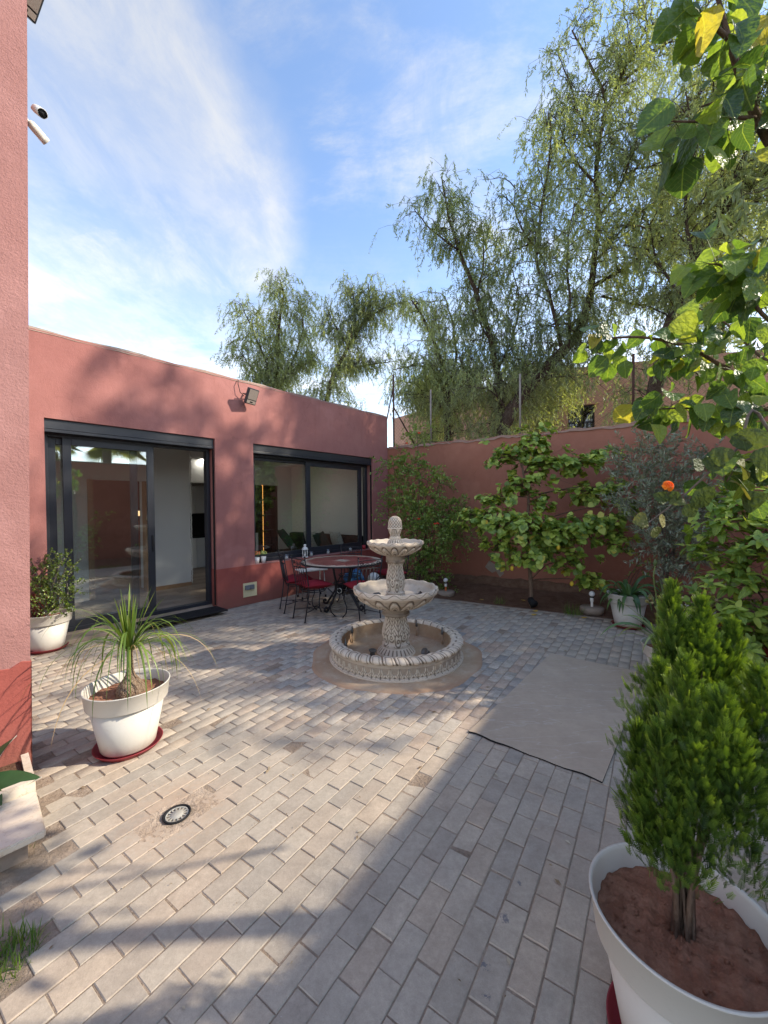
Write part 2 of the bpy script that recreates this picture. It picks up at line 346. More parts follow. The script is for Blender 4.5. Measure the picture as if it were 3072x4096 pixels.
def cement_mat():
    m = Mat('apron_cement', (.46, .345, .235), .93, .12); w = m.pos(); m.mix(m.ss(m.noise(2.4, 6, .65, w), .36, .66), (.40, .265, .165)); m.mix(m.ss(m.noise(8, 6, .7, w), .5, .75, 0, .6), (.56, .48, .38))
    m.value(m.noise(40, 5, .7, w), .84, 1.15); d = dist_to(m, tuple(FOUNT)); m.mix(m.ss(m.M('ADD', d, m.M('MULTIPLY', m.noise(6, 5, .7, w), .12)), .90, 1.02, 0, .7), (.36, .21, .13))
    m.bump(m.noise(70, 5, .7, w), .5, .006); m.bump(m.noise(9, 4, .6, w), .3, .012); return m.done()
M['cement'] = cement_mat(); M['mortar'] = soil_mat('drain_mortar', (.42, .32, .235), (.52, .42, .325))
def marble_mat():
    m = Mat('cream_marble', (.66, .57, .45), .35, .45); w = m.pos(); n = m.noise(4, 8, .6, w, 1.2)
    m.mix(m.ss(n, .42, .7), (.58, .47, .34)); m.mix(m.ss(m.M('ABSOLUTE', m.M('SUBTRACT', m.noise(6, 6, .6, w, 2.0), .5)), .02, .0, 0, .5), (.42, .31, .21)); m.value(m.noise(50, 4, .6, w), .93, 1.06); return m.done()
M['marble'] = marble_mat()
M['inwall'] = simple('white_interior_paint', (.66, .66, .63), .85, .2, 0, .03, 3)
M['inceil'] = simple('white_ceiling_paint', (.72, .72, .70), .9, .1, 0, .02, 3)
def plank_mat():
    m = Mat('grey_oak_plank', (.28, .21, .155), .42, .4); r = m.orand(); m.ramp(r, [(0, (.22, .165, .125)), (.5, (.29, .22, .165)), (1, (.34, .265, .205))])
    v = m.co('Object', (1.5, 22, 10)); m.value(m.noise(3, 6, .65, v), .75, 1.2); return m.done()
M['plank'] = plank_mat()
# ------------------------------------------------------------------ ground
g = MB(); g.add([(-400, -400, -.085), (400, -400, -.085), (400, 400, -.085), (-400, 400, -.085)], [(0, 1, 2, 3)])
g.build('ground', M['ground'], kind='structure')
# ------------------------------------------------------------------ paving, laid in running bond
KP = Vector((1.506, 6.658, 0)); KT = Vector((math.sin(R(120.7)), math.cos(R(120.7)), 0)); KN = Vector((KT.y, -KT.x, 0))   # kerb line of the back bed; KN points to the court
LE = Vector((-2.236, 2.488, 0)); LT = Vector((math.sin(R(43)), math.cos(R(43)), 0)); LN = Vector((LT.y, -LT.x, 0))         # the house corner on the left
RP = Vector((5.44, 2.87, 0))                                                                                         # right garden wall runs through here along PT
BED_N = .64
DRAIN = Vector((-1.135, 2.135, 0))
def court(p):                    # is this ground point paved?
    if (p - P0).dot(FN) < .02: return False
    if (p - KP).dot(KN) < .015: return False
    n, t = p.dot(PN), p.dot(PT)
    if n > BED_N or p.y < -.4: return False
    if (p - LE).dot(LN) < .0 and (p - LE).dot(LT) < .04: return False
    if n < -1.82 and t < .50: return False
    if (p - LE).dot(LT) < .03 and (p - LE).dot(LN) < .90: return False
    return True
bedm = MB()
bedm.add([Vector((-9, -1, -.0035)), pv(BED_N + .02, -1, -.0035), pv(BED_N + .02, (KP + KT * 3.2).dot(PT), -.0035), KP - KT * 3.3 + Vector((0, 0, -.0035)), P0 - FN * .15 - FT * 6 + Vector((0, 0, -.0035))], [(0, 1, 2, 3, 4)])
paving = bedm.build('paving', M['sand'], kind='structure')
def paver_mesh(name, mat, L=.196, Wd=.0966, ch=.0028, d=.05):
    a, b = L / 2, Wd / 2; v = []
    for (ia, ib, z) in ((a, b, -d), (a, b, -ch), (a - ch, b - ch, 0)):
        v += [(-ia, -ib, z), (ia, -ib, z), (ia, ib, z), (-ia, ib, z)]
    f = [(8, 9, 10, 11)]
    for r in range(2):
        for k in range(4): f.append((r * 4 + k, r * 4 + (k + 1) % 4, r * 4 + 4 + (k + 1) % 4, r * 4 + 4 + k))
    m = MB(); m.add(v, f); return m
pm = paver_mesh('p', None); PMES = [paver_mesh('p', None, .197 - .0015 * i, .097 - .0008 * i, .0026 + .0006 * i).mesh('paver', M['paver']) for i in range(3)]
n0, t0, DN, DT = -.305 * 1.071, 1.350 * 1.071, .1000, .2000
cells = []
for k in range(-56, 12):
    n = n0 + (k + .5) * DN; off = t0 + (DT / 2 if (k % 2) else 0) + .004 * math.sin(k * 1.3)
    for j in range(-16, 50):
        t = off + (j + .5) * DT; c = pv(n, t)
        if not court(c): continue
        if (c - FOUNT).length < .86: continue
        cdr = c - DRAIN
        if abs(cdr.dot(PN)) < .085 and abs(cdr.dot(PT)) < .15: continue
        v = c - Vector((0, 0, CAM_H)); dep = v.dot(_f)
        if dep < .4: inview = False
        else:
            ix = v.dot(_r) / dep * FPX; iy = -v.dot(_u) / dep * FPX; inview = abs(ix) < 1640 and iy < 2250
        if not inview and (c.length > 3 or c.y < .6): 
            if c.y < 0.5 or c.x > 4: continue
        cells.append((0 if inview else 1, c.length, c))
cells.sort(key=lambda q: (q[0], q[1]))
for i, (_, _, c) in enumerate(cells[:300]):
    tl = .012 if c.length < 4 else .006
    link('paver', PMES[i % 3], paving, (c.x, c.y, rng.normal(0, .0016)), (rng.normal(0, tl * .5), rng.normal(0, tl * .5), PROT + rng.normal(0, .007)))
V = []; Q = []
pvv = np.array(pm.v); pff = np.array(pm.f)
for i, (_, _, c) in enumerate(cells[300:]):
    a = PROT + rng.normal(0, .008); ca, sa = math.cos(a), math.sin(a); tx, ty = rng.normal(0, .004, 2)
    sc_ = np.array([rng.uniform(.975, 1.0), rng.uniform(.96, 1.0), 1]); q = pvv * sc_; q = np.c_[q[:, 0] * ca - q[:, 1] * sa + c.x, q[:, 0] * sa + q[:, 1] * ca + c.y, q[:, 2] + q[:, 0] * tx + q[:, 1] * ty + rng.normal(0, .0018)]
    Q.append(pff + len(V) * 12); V.append(q)
link('far_pavers', npmesh('far_pavers', np.concatenate(V), None, np.concatenate(Q), M['paver_far']), paving, kind='stuff')
# planting beds and their kerbs
b = MB()
rows, cols = 9, 46
gp = []
for i in range(rows):
    for j in range(cols):
        p = KP + KT * (-3.4 + 9.6 * j / (cols - 1)) - KN * (.02 + 2.1 * i / (rows - 1)); gp.append((p.x, p.y, -.03 + .05 * math.sin(j * 1.7 + i) * math.sin(i * 2.1) * min(1, i / 2) + .025 * random.random() + .03 * i / rows))
b.add(gp, [(i * cols + j, i * cols + j + 1, (i + 1) * cols + j + 1, (i + 1) * cols + j) for i in range(rows - 1) for j in range(cols - 1)], 0, True)
b.build('planting_bed_soil', M['soil'], kind='structure')
b = MB(); gp = []
for i in range(7):
    for j in range(40):
        p = pv(BED_N + .0 + 2.3 * i / 6, -1 + 8.2 * j / 39); gp.append((p.x, p.y, -.02 + .03 * random.random() + .02 * i / 6))
b.add(gp, [(i * 40 + j, i * 40 + j + 1, (i + 1) * 40 + j + 1, (i + 1) * 40 + j) for i in range(6) for j in range(39)][::1], 0, True)
b.build('side_bed_soil', M['soil'], kind='structure')
b = MB()
for j in range(46):
    p = KP + KT * (-3.2 + 7.4 * (j + .5) / 46) - KN * (.035); b.box((p.x, p.y, -.035 + rng.normal(0, .002)), (.162, .055 + rng.normal(0, .004), .082), R(90 - 120.7) + rng.normal(0, .01), 0, .006)
b.build('bed_edging', M['coping'], kind='structure')
# bare earth and grass patch at the lower left
b = MB(); gp = []
for i in range(14):
    for j in range(14):
        p = pv(-1.80 - 1.35 * i / 13, -.55 + 1.04 * j / 13); gp.append((p.x, p.y, -.035 + .022 * random.random() + .016 * math.sin(i + j * .7)))
b.add(gp, [(i * 14 + j, i * 14 + j + 1, (i + 1) * 14 + j + 1, (i + 1) * 14 + j) for i in range(13) for j in range(13)], 0, True)
b.build('bare_earth', M['sand'], kind='structure')
# ------------------------------------------------------------------ the house wing with the sliding door and the window
wing = empty('house_wing', P0, FROT, 'rose red flat-roofed house wing with sliding glass door and wide window', 'building')
TOP, DH, WH0, WH1, TH = 3.77, 2.745, .655, 2.745, .26
DA, DB, WA, WB, SL, SR = -2.136, -.046, .63, 3.67, -4.6, 4.24
w = MB()
for (a, b_, z0, z1) in ((SL, DA, 0, TOP), (DB, WA, 0, TOP), (WB, SR - .05, 0, TOP), (DA, DB, DH, TOP), (WA, WB, WH1, TOP), (WA, WB, 0, WH0)):
    w.box2((a, 0, z0), (b_, TH, z1))
# rounded outer corner and return wall
arc = [(SR - .05 + .05 * math.sin(q), .05 - .05 * math.cos(q)) for q in np.linspace(0, PI / 2, 6)]
w.prism([(SR - .05, TH)] + [(SR - .05, 0)] + arc[1:] + [(SR, TH)], 0, TOP)
w.box2((SR - .25, TH, 0), (SR, 4.9, TOP)); w.box2((SL, 4.7, 0), (SR - .25, 4.9, TOP)); [w.box2(a_, b_) for a_, b_ in (((SL, TH, 0), (SL + .2, 4.7, .8)), ((SL, TH, 2.5), (SL + .2, 4.7, TOP)), ((SL, 4.4, .8), (SL + .2, 4.7, 2.5)))]  # end wall has an unseen opening, added to let daylight into the room
w.build('wall', M['plaster'], wing)
c = MB(); NS = 60
for side in (0,):
    vv = []
    for i in range(NS + 1):
        s = SL + (SR - SL) * i / NS; h = .016 + .010 * math.sin(i * .9) + .012 * rng.random(); o = .006 * rng.random()
        vv += [(s, -.002 - o, TOP - .02 - .012 * rng.random()), (s, .02, TOP + h), (s, TH - .02, TOP + h), (s, TH + .004, TOP - .02)]
    c.add(vv, [(4 * i + k, 4 * i + 4 + k, 4 * i + 5 + k, 4 * i + 1 + k) for i in range(NS) for k in range(3)], 0, True)
c.build('coping', M['coping'], wing)
r = MB(); r.box2((SL, TH, 3.45), (SR - .25, 4.7, 3.6)); r.build('roof_slab', M['coping'], wing)
e = .005
d = MB(); d.box2((SL, -e, .0), (DA, -.0002, .662)); d.build('dado', M['dado'], wing)
d = MB(); d.prism([(DB, 0), (DB, .2), (DB - e, .2), (DB - e, -e), (SR - .06, -e), (SR - .06, -.0002), (DB, -.0002)], 0, .662); d.build('dado', M['dado'], wing)
# window
def rect_frame(mb, a, b_, z0, z1, y0, y1, w_, bev=.004):
    mb.box2((a, y0, z0), (a + w_, y1, z1), 0, bev); mb.box2((b_ - w_, y0, z0), (b_, y1, z1), 0, bev)
    mb.box2((a + w_, y0, z0), (b_ - w_, y1, z0 + w_), 0, bev); mb.box2((a + w_, y0, z1 - w_), (b_ - w_, y1, z1), 0, bev)
win = empty('window', (0, 0, 0)); win.parent = wing
m = MB(); m.box2((WA, -.012, WH0 + .0), (WB, .15, WH0 + .012), 0, .004); m.build('sill', M['plaster'], win)
m = MB(); rect_frame(m, WA + .005, WB - .03, WH0 + .014, 2.60, .15, .24, .06); m.build('outer_frame', M['dark_metal'], win)
m = MB(); rect_frame(m, WA + .07, 1.99, WH0 + .075, 2.56, .20, .235, .075); m.build('sash', M['dark_metal'], win)
m = MB(); rect_frame(m, 1.885, 3.46, WH0 + .075, 2.56, .155, .195, .105); m.build('sash', M['dark_metal'], win)
for (a, b_, y) in ((WA + .14, 1.92, .217), (1.985, 3.36, .175)):
    m = MB(); m.box2((a, y - .004, WH0 + .14), (b_, y + .004, 2.49)); m.build('pane', M['glass'], win)
def shutter_box(parent, a, b_):
    m = MB(); m.box2((a + .004, .035, 2.625), (b_ - .004, .25, DH - .003), 0, .004); m.box2((a + .004, .028, 2.585), (b_ - .004, .25, 2.621), 0, .004)
    m.build('shutter_box', M['dark_metal'], parent)
    m = MB(); m.box2((b_ - .012, .035, WH0 + .02 if a > 0 else .09), (b_ - .002, .075, 2.58)); m.build('shutter_guide', M['black'], parent)
shutter_box(win, WA, WB)
# sliding door
door = empty('sliding_door', (0, 0, 0)); door.parent = wing
m = MB(); rect_frame(m, DA + .005, DB - .008, .09, 2.60, .165, .275, .05); m.build('outer_frame', M['dark_metal'], door)
def leaf(a, b_, y, stile):
    l = empty('door_leaf', (0, 0, 0)); l.parent = door
    m = MB(); rect_frame(m, a, b_, .135, 2.555, y - .019, y + .019, stile); m.build('leaf_frame', M['dark_metal'], l)
    m = MB(); m.box2((a + stile - .01, y - .004, .135 + stile - .01), (b_ - stile + .01, y + .004, 2.555 - stile + .01)); m.build('pane', M['glass'], l)
    return l
leaf(-1.935, -.88, .195, .09); leaf(-2.085, -1.08, .245, .09)
m = MB(); m.box2((-.925, .16, 1.02), (-.905, .176, 1.26), 0, .004); m.build('handle', M['black'], door)
shutter_box(door, DA, DB)
m = MB(); m.box2((DA - .02, -.10, .002), (DB + .0, .16, .055), 0, .006); m.box2((DA + .002, .16, .002), (DB - .002, .5, .088)); m.build('threshold', M['coping'], door)
mat_ = MB(); mat_.box((0, 0, 0), (1.15, .36, .022), 0, 0, .004)
o = mat_.build('door_mat', M['black'], None, P0 + FT * -.62 - FN * -.145 + Vector((0, 0, .066)), FROT, 'black doormat lying in front of the open door', 'doormat')
# ------------------------------------------------------------------ the room inside
FZ = .092
room = empty('room', P0, FROT, kind='structure')
m = MB(); m.box2((SL + .2, TH, .0), (SR - .25, 4.7, FZ - .012)); rf = m.build('room_floor', M['wood'], room)
pmesh = MB(); pmesh.box((0, 0, 0), (1.19, .188, .012)); pmesh = pmesh.mesh('plank', M['plank'])
for i in range(23):
    for j in range(8):
        x = -4.2 + j * 1.195 + (i % 3) * .4; 
        if x > 3.4 or x < -3.8: continue
        link('plank', pmesh, rf, (x, TH + .1 + i * .192, FZ - .006))
m = MB(); m.box2((SL + .2, TH, 2.80), (SR - .25, 4.7, 2.9)); m.build('ceiling', M['inceil'], room)
m = MB()
y = 2.02
m.box2((SL + .2, y, FZ), (-1.27, y + .12, 2.80)); m.box2((-.30, y, FZ), (.43, y + .55, 2.80)); m.box2((-1.27, y, 2.15), (-.30, y + .12, 2.80))
m.box2((3.985, TH, FZ), (3.99, 4.7, 2.8)); m.box2((3.52, 3.5, FZ), (3.985, 3.62, 2.8)); m.box2((.6, 4.55, FZ), (3.52, 4.69, 2.8)); m.box2((.6, 3.5, 2.25), (3.52, 3.62, 2.8))
m.box2((SL + .21, TH + .001, FZ), (DA, TH + .012, 2.8)); m.box2((DB, TH + .001, FZ), (WA, TH + .012, 2.8)); m.box2((WA, TH + .001, FZ), (3.9, TH + .012, WH0)); m.box2((SL + .21, TH + .001, 2.62), (3.9, TH + .012, 2.8))
m.build('room_wall', M['inwall'], room)
m = MB(); m.box2((-1.27, y - .02, FZ), (-1.19, y + .16, 2.15)); m.box2((-.385, y - .02, FZ), (-.302, y + .16, 2.15)); m.build('doorway_lining', M['wood'], room)
m = MB(); m.box2((-.302, y - .014, FZ), (.43, y - .001, FZ + .07)); m.build('skirting', M['wood'], room)
m = MB()
for i in range(60):
    z = FZ + .05 + i * .045; m.tube([(.445 + .012 * math.sin(i * 1.6), y - .012, z), (.445 - .012 * math.sin(i * 1.6), y - .012, z + .045)], .011, 6)
m.build('rope_trim', M['inwall'], room)
# kitchen units seen through the open door
M['gloss_white'] = simple('gloss_white', (.72, .72, .70), .25, .5, 0, .02, 4)
kit = empty('kitchen_units', P0 + FT * 1.55 - FN * 4.25, FROT, 'white kitchen cupboards seen through the open door', 'kitchen unit')
for i in range(4):
    m = MB(); m.box2((-.95 + i * .48, 0, FZ), (-.95 + i * .48 + .474, .3, .86), 0, .003); m.build('base_cupboard', M['gloss_white'], kit)
    m = MB(); m.box2((-.95 + i * .48, .05, 1.5), (-.95 + i * .48 + .474, .3, 2.2), 0, .003); m.build('wall_cupboard', M['gloss_white'], kit)
m = MB(); m.box2((-.97, -.02, .861), (.99, .3, .90)); m.build('worktop', M['black'], kit)
m = MB(); m.box2((-.97, .27, .901), (.99, .3, 1.499)); m.build('splashback', M['black'], kit)
def emit_mat(name, col, strength):
    m = bpy.data.materials.new(name); m.use_nodes = True; p = m.node_tree.nodes['Principled BSDF']; p.inputs['Base Color'].default_value = (.8, .8, .8, 1); p.inputs['Emission Color'].default_value = (*col, 1); p.inputs['Emission Strength'].default_value = strength; return m
M['led_warm'] = emit_mat('warm_led', (1, .42, .07), .55); M['lamp_added'] = emit_mat('added_lamp', (1, .95, .85), 22.0); M['lamp_dim'] = emit_mat('lit_kitchen_lamp', (1, .95, .85), 6.0); M['globe'] = emit_mat('lit_globe', (1, .62, .28), .45)
# dark alcove cabinet with a warm light strip
alc = empty('display_cabinet', P0 + FT * 2.2 - FN * 3.52, FROT, 'dark display cabinet with glowing orange light strip behind the window', 'cabinet')
M['dark_wood'] = simple('dark_wood', (.030, .022, .017), .35, .5, 0, .3, 8)
m = MB(); m.box2((-.4, .25, FZ), (1.32, .28, 2.24)); m.box2((-.4, 0, FZ), (-.36, .25, 2.24)); m.box2((1.26, 0, FZ), (1.32, .25, 2.24)); m.box2((.70, 0, FZ), (.84, .25, 2.24)); m.build('carcass', M['dark_wood'], alc)
for i in range(5):
    m = MB(); m.box2((.842, .06, FZ + .02 + i * .43), (1.258, .25, FZ + .045 + i * .43)); m.build('shelf', M['dark_wood'], alc)
    m = MB(); m.box2((.845, .03, FZ + .05 + i * .43), (.872, .055, FZ + .44 + i * .43)); m.build('light_strip', M['led_warm'], alc)
m = MB(); m.box2((.36, -.04, FZ), (.66, -.005, .95)); m.build('front_panel', M['gloss_white'], alc)
# sofa along the right wall, with cushions
def fabric(name, base, var=.25, sc_=60):
    m = Mat(name, base, .9, .2); m.value(m.noise(sc_, 5, .6), 1 - var, 1 + var); m.bump(m.noise(300, 3, .6), .3, .002); return m.done()
M['sofa'] = fabric('black_green_velvet', (.010, .018, .018)); M['green'] = fabric('dark_green_velvet', (.012, .045, .038)); M['cushion_red'] = fabric('crimson_fabric', (.205, .013, .022), .15, 14)
def patterned():
    m = Mat('patterned_cushion', (.05, .07, .065), .9, .2); m.mix(m.ss(m.voro(34), .22, .32), (.42, .43, .40)); return m.done()
M['patterned'] = patterned()
def pillow(w_, h_, t_, seg=12):
    V = []; F = []
    for side in (1, -1):
        b0 = len(V)
        for i in range(seg + 1):
            for j in range(seg + 1):
                u, v = i / seg * 2 - 1, j / seg * 2 - 1; pinch = 1 - .07 * (1 - u * u) * 0 - .0; k = (max(0, 1 - u * u) ** .45) * (max(0, 1 - v * v) ** .45)
                px = u * w_ / 2 * (1 - .09 * (1 - v * v)) * pinch; py = v * h_ / 2 * (1 - .09 * (1 - u * u))
                V.append((px, py, side * t_ / 2 * k + .006 * math.sin(u * 5 + v * 4) * k))
        for i in range(seg):
            for j in range(seg):
                q = (b0 + i * (seg + 1) + j, b0 + (i + 1) * (seg + 1) + j, b0 + (i + 1) * (seg + 1) + j + 1, b0 + i * (seg + 1) + j + 1); F.append(q if side > 0 else q[::-1])
    m = MB(); m.add(V, F, 0, True); return m
sofa = empty('sofa', P0 + FT * 3.5 - FN * 1.7, FROT, 'black velvet sofa behind the window along the right wall', 'sofa')
m = MB(); m.box2((-.55, -1.2, FZ), (.47, 1.6, .40), 0, .03); m.build('base', M['sofa'], sofa)
m = MB(); m.box2((.22, -1.2, .41), (.47, 1.6, .93), 0, .07); m.build('backrest', M['sofa'], sofa)
m = MB(); m.box2((-.55, -1.42, FZ), (.47, -1.21, .80), 0, .06); m.build('arm', M['sofa'], sofa)
for (yy) in (-.8, .0, .8):
    m = MB(); m.box2((-.53, yy - .39, .405), (.215, yy + .39, .52), 0, .05); m.build('seat_cushion', M['sofa'], sofa)
def throw(loc, rot, mt, lab, w_=.5, t_=.17):
    o = pillow(w_, w_, t_).build('cushion', M[mt], None, loc, None, lab, 'cushion', 'cushions on the sofa'); o.rotation_euler = rot; return o
def fl(s, y, z): return P0 + FT * s - FN * y + Vector((0, 0, z))
throw(fl(3.52, 1.05, .79), (R(72), 0, FROT + R(78)), 'patterned', 'right-hand grey patterned cushion on the sofa behind the window', .52)
throw(fl(3.42, 1.50, .77), (R(68), R(14), FROT + R(85)), 'green', 'dark green cushion between the two patterned ones on the sofa', .5)
throw(fl(3.5, 2.0, .77), (R(72), 0, FROT + R(88)), 'patterned', 'left-hand grey patterned cushion on the sofa near the mullion', .52)
throw(fl(3.25, 2.75, .80), (R(55), 0, FROT + R(40)), 'green', 'dark green cushion at the left end of the sofa', .62)
# added sitting-room light; kitchen downlight and globe lamp, both lit in the photograph
m = MB(); m.lathe([(.001, 0), (.075, 0), (.08, .012), (.001, .012)], 20); m.build('ceiling_light', M['lamp_dim'], None, fl(1.35, 3.4, 2.786), 0, 'small lit round ceiling light inside the open door', 'ceiling light')
m = MB(); m.lathe([(.001, 0), (.075, 0), (.08, .012), (.001, .012)], 20); m.build('ceiling_light', M['lamp_added'], None, fl(2.5, 1.75, 2.786), 0, 'unseen round ceiling light added above the sofa to brighten the sitting room', 'ceiling light')  # unseen extra lamp, added to brighten the inner wall behind the window
_d = ray(301 * K, 1109 * K); _t = ((P0 - FN * 3.2 - Vector((0, 0, CAM_H))).dot(FN)) / _d.dot(FN); GP = Vector((0, 0, CAM_H)) + _d * _t
gl = empty('globe_lamp', (GP.x, GP.y, GP.z), 0, 'small warm glowing globe lamp hanging in the room behind the door glass', 'lamp')
m = MB(); m.sphere((0, 0, 0), .055); m.build('globe', M['globe'], gl)
m = MB(); m.tube([(0, 0, .05), (0, 0, 2.79 - GP.z)], .004, 6); m.build('cord', M['black'], gl)
# ------------------------------------------------------------------ floodlight and socket on the wing
def floodlight(name, loc, rot, label, scale=1.):
    t = empty(name, loc, 0, label, 'floodlight'); t.rotation_euler = rot; t.scale = (scale,) * 3
    m = MB(); m.box((0, -.03, 0), (.21, .045, .25), 0, 0, .012); m.build('housing', M['dark_metal'], t)
    m = MB(); m.box((0, -.0555, .03), (.175, .008, .155), 0, 0, .003); m.build('lens', M['lens'], t)
    m = MB(); m.box((0, -.0555, -.085), (.175, .006, .05)); m.build('sensor_strip', M['post'], t)
    m = MB(); m.box((0, -.060, -.085), (.05, .006, .016)); m.build('sensor', M['black'], t)
    m = MB(); m.tube([(-.09, -.01, 0), (-.09, .07, .0), (.09, .07, 0), (.09, -.01, 0)], .009, 6); m.tube([(0, .07, 0), (0, .13, .0)], .012, 6); m.build('bracket', M['iron'], t)
    return t
M['post'] = simple('weathered_post', (.26, .22, .19), .8, .3, 0, .25, 20)
def lens_mat():
    m = Mat('led_lens', (.24, .205, .18), .35, .4); v = m.co('Object'); mp = m.voro(60, v); m.mix(m.ss(mp, .28, .18, 0, .6), (.13, .10, .085)); return m.done()
M['lens'] = lens_mat()
floodlight('floodlight', fl(.50, -.15, 3.50), (R(24), 0, FROT + R(12)), 'grey floodlight with sensor fixed near the top of the wing wall', 1.05)
m = MB(); m.tube([fl(.36, -.02, 3.76), fl(.34, -.05, 3.68), fl(.37, -.06, 3.55), fl(.44, -.06, 3.5)], .006, 6); m.build('floodlight_cable', M['black'], None, label='black cable hanging down to the wing floodlight', cat='cable')
sk = empty('wall_socket', fl(.525, -.007, .25), FROT, 'cream wall plate with a grey double socket on the dark red dado', 'socket')
m = MB(); m.box((0, -.004, 0), (.255, .014, .235), 0, 0, .003); m.build('plate', simple('cream_plate', (.62, .55, .33), .6, .4), sk)
for sx in (-.042, .042):
    m = MB(); m.box((sx - .02, -.028, .045), (.08, .036, .075), 0, 0, .006); m.build('socket_cover', simple('grey_plastic', (.16, .17, .18), .5), sk)
# ------------------------------------------------------------------ house corner on the left, with its cameras and lamp
lw = empty('house_corner', LE, R(90 - 43), 'rough rose plastered house corner rising along the left edge', 'building')
m = MB(); m.box2((-3.2, 0, 0), (0, .45, 6.6)); m.build('wall', M['leftwall'], lw)
m = MB(); vv = []; ns = 64
for i in range(ns + 1):
    s = -3.2 + 3.206 * i / ns; zt = .70 + .012 * math.sin(i * .8) + .012 * math.sin(i * 2.3 + 1); vv += [(s, -.006, 0), (s, -.006, zt), (s, -.0005, zt + .004)]
m.add(vv, [(3 * i + k, 3 * i + 3 + k, 3 * i + 4 + k, 3 * i + 1 + k) for i in range(ns) for k in range(2)])
m.box2((0.0005, -.006, 0), (.006, .45, .705)); m.build('dado', M['dado'], lw)
lw.rotation_euler = (Matrix.Rotation(R(1.1), 3, 'Y') @ Matrix.Rotation(R(90 - 43), 3, 'Z')).to_euler()
def camera_unit(loc, aim, label):
    t = empty('security_camera', loc, 0, label, 'camera', 'security cameras on the house corner'); t.rotation_euler = aim; t.scale = (.70,) * 3
    m = MB(); m.lathe([(.001, -.075), (.026, -.07), (.034, -.05), (.036, .06), (.033, .075)], 20); m.build('body', M['white_plastic'], t)
    m = MB(); m.lathe([(.037, -.055), (.0395, .0), (.0395, .088), (.037, .088)], 20, fn=lambda r, z, a, i: (r * (1 if math.sin(a) > -.2 else .9), z)); m.build('sun_shield', M['white_plastic'], t)
    m = MB(); m.lathe([(.033, .070), (.031, .082), (.001, .080)], 20); m.lathe([(.014, .0805), (.013, .084), (.001, .084)], 16); m.build('lens', M['black'], t)
    m = MB(); m.tube([(0, 0, -.07), (0, -.0, -.10), (0, -.01, -.13)], [.013, .012, .016], 8); m.build('bracket', M['white_plastic'], t)
    return t
def aim_euler(d): return Vector(d).to_track_quat('Z', 'Y').to_euler()
ca, cb = at(63, 226, 2.62), at(101, 252, 2.52)
camera_unit(ca + (cb - ca) * .55, aim_euler(cb - ca), 'white security camera aiming right, upper one on the house corner')
ca, cb = at(62, 262, 2.62), at(93, 300, 2.68)
camera_unit(ca + (cb - ca) * .55, aim_euler(cb - ca + Vector((0, .06, 0))), 'white security camera aiming down, lower one on the house corner')
o = floodlight('floodlight', at(53, -10, 2.62), (R(38), 0, R(70)), 'black floodlight cut by the top edge above the security cameras', .72)
# marble step and planter at the foot of the house corner
st_ = MB(); A, B_ = Vector((-1.615, 1.869, 0)), Vector((-1.894, 2.136, 0)); du = (B_ - A).normalized(); dl = -LT
poly = [A, A + dl * 1.6, B_ + dl * 1.6, B_]
st_.prism(poly, .105, .14); o = st_.build('marble_step', M['marble'], None, label='cream marble slab with rounded corner at the lower left', cat='step')
bm = bmesh.new(); bm.from_mesh(o.data); bmesh.ops.bevel(bm, geom=[e for e in bm.edges], offset=.006, segments=2, affect='EDGES'); bm.to_mesh(o.data); bm.free()
sb = MB(); i1 = lambda p, k: p + du * k + dl * .06
sb.prism([i1(A, .07), A + dl * 1.6 + du * .07, B_ + dl * 1.6, B_ + dl * .03], -.02, .104); sb.build('step_plinth', M['coping'], None, label='rough mortar plinth under the marble slab', cat='plinth')
pl = empty('marble_planter', (0, 0, 0), 0, 'cream marble planter edge below the house corner', 'planter')
C2 = B_ + du * .012; m = MB(); m.prism([C2, C2 + dl * 1.6, C2 + dl * 1.6 + du * .035, C2 + du * .035], .02, .192); m.build('front_panel', M['marble'], pl)
m = MB(); m.prism([C2 + du * .036, C2 + dl * .035 + du * .036, C2 + dl * .035 + du * .36, C2 + du * .36], .02, .188); m.build('end_panel', M['marble'], pl)
m = MB(); m.prism([C2 + du * .037 + dl * .037, C2 + dl * 1.6 + du * .037, C2 + dl * 1.6 + du * .34, C2 + dl * .037 + du * .34], .02, .165); m.build('soil', M['soil'], pl)
# ------------------------------------------------------------------ garden walls
gw = empty('garden_wall', CORNER, BROT, 'tall terracotta red garden wall closing the back of the court', 'wall')
BL = 8.25; BH = 3.04
m = MB(); nx, nz = 60, 14; vv = []
for i in range(nx + 1):
    for k in range(nz + 1):
        s = -.12 + (BL + .12) * i / nx; z = -.15 + (BH + .15) * k / nz; zz = z + (.012 * math.sin(i * .7) + .010 * math.sin(i * 1.9 + 2)) * (k / nz) ** 4; vv.append((s, .006 * math.sin(i * .5 + k * .8) + .004 * rng.random(), zz))
m.add(vv, [(i * (nz + 1) + k, (i + 1) * (nz + 1) + k, (i + 1) * (nz + 1) + k + 1, i * (nz + 1) + k + 1) for i in range(nx) for k in range(nz)], 0, True)
m.box2((-.12, .02, -.15), (BL, .22, BH - .03)); m.build('wall', M['backwall'], gw)
m = MB(); vv = []; nn = 110
for i in range(nn + 1):
    s = -.0 + BL * i / nn; top = BH + .012 * math.sin(i * .38) + .010 * math.sin(i * 1.04 + 2); lump = .005 + .009 * rng.random() + (.03 * math.exp(-((s - 1.06) / .12) ** 2)) + .03 * math.exp(-((s - 4.95) / .2) ** 2)
    vv += [(s, -.012 - .012 * rng.random(), top - .03 - .03 * rng.random()), (s, .01, top + lump), (s, .19, top + lump * .8), (s, .24, top - .05)]
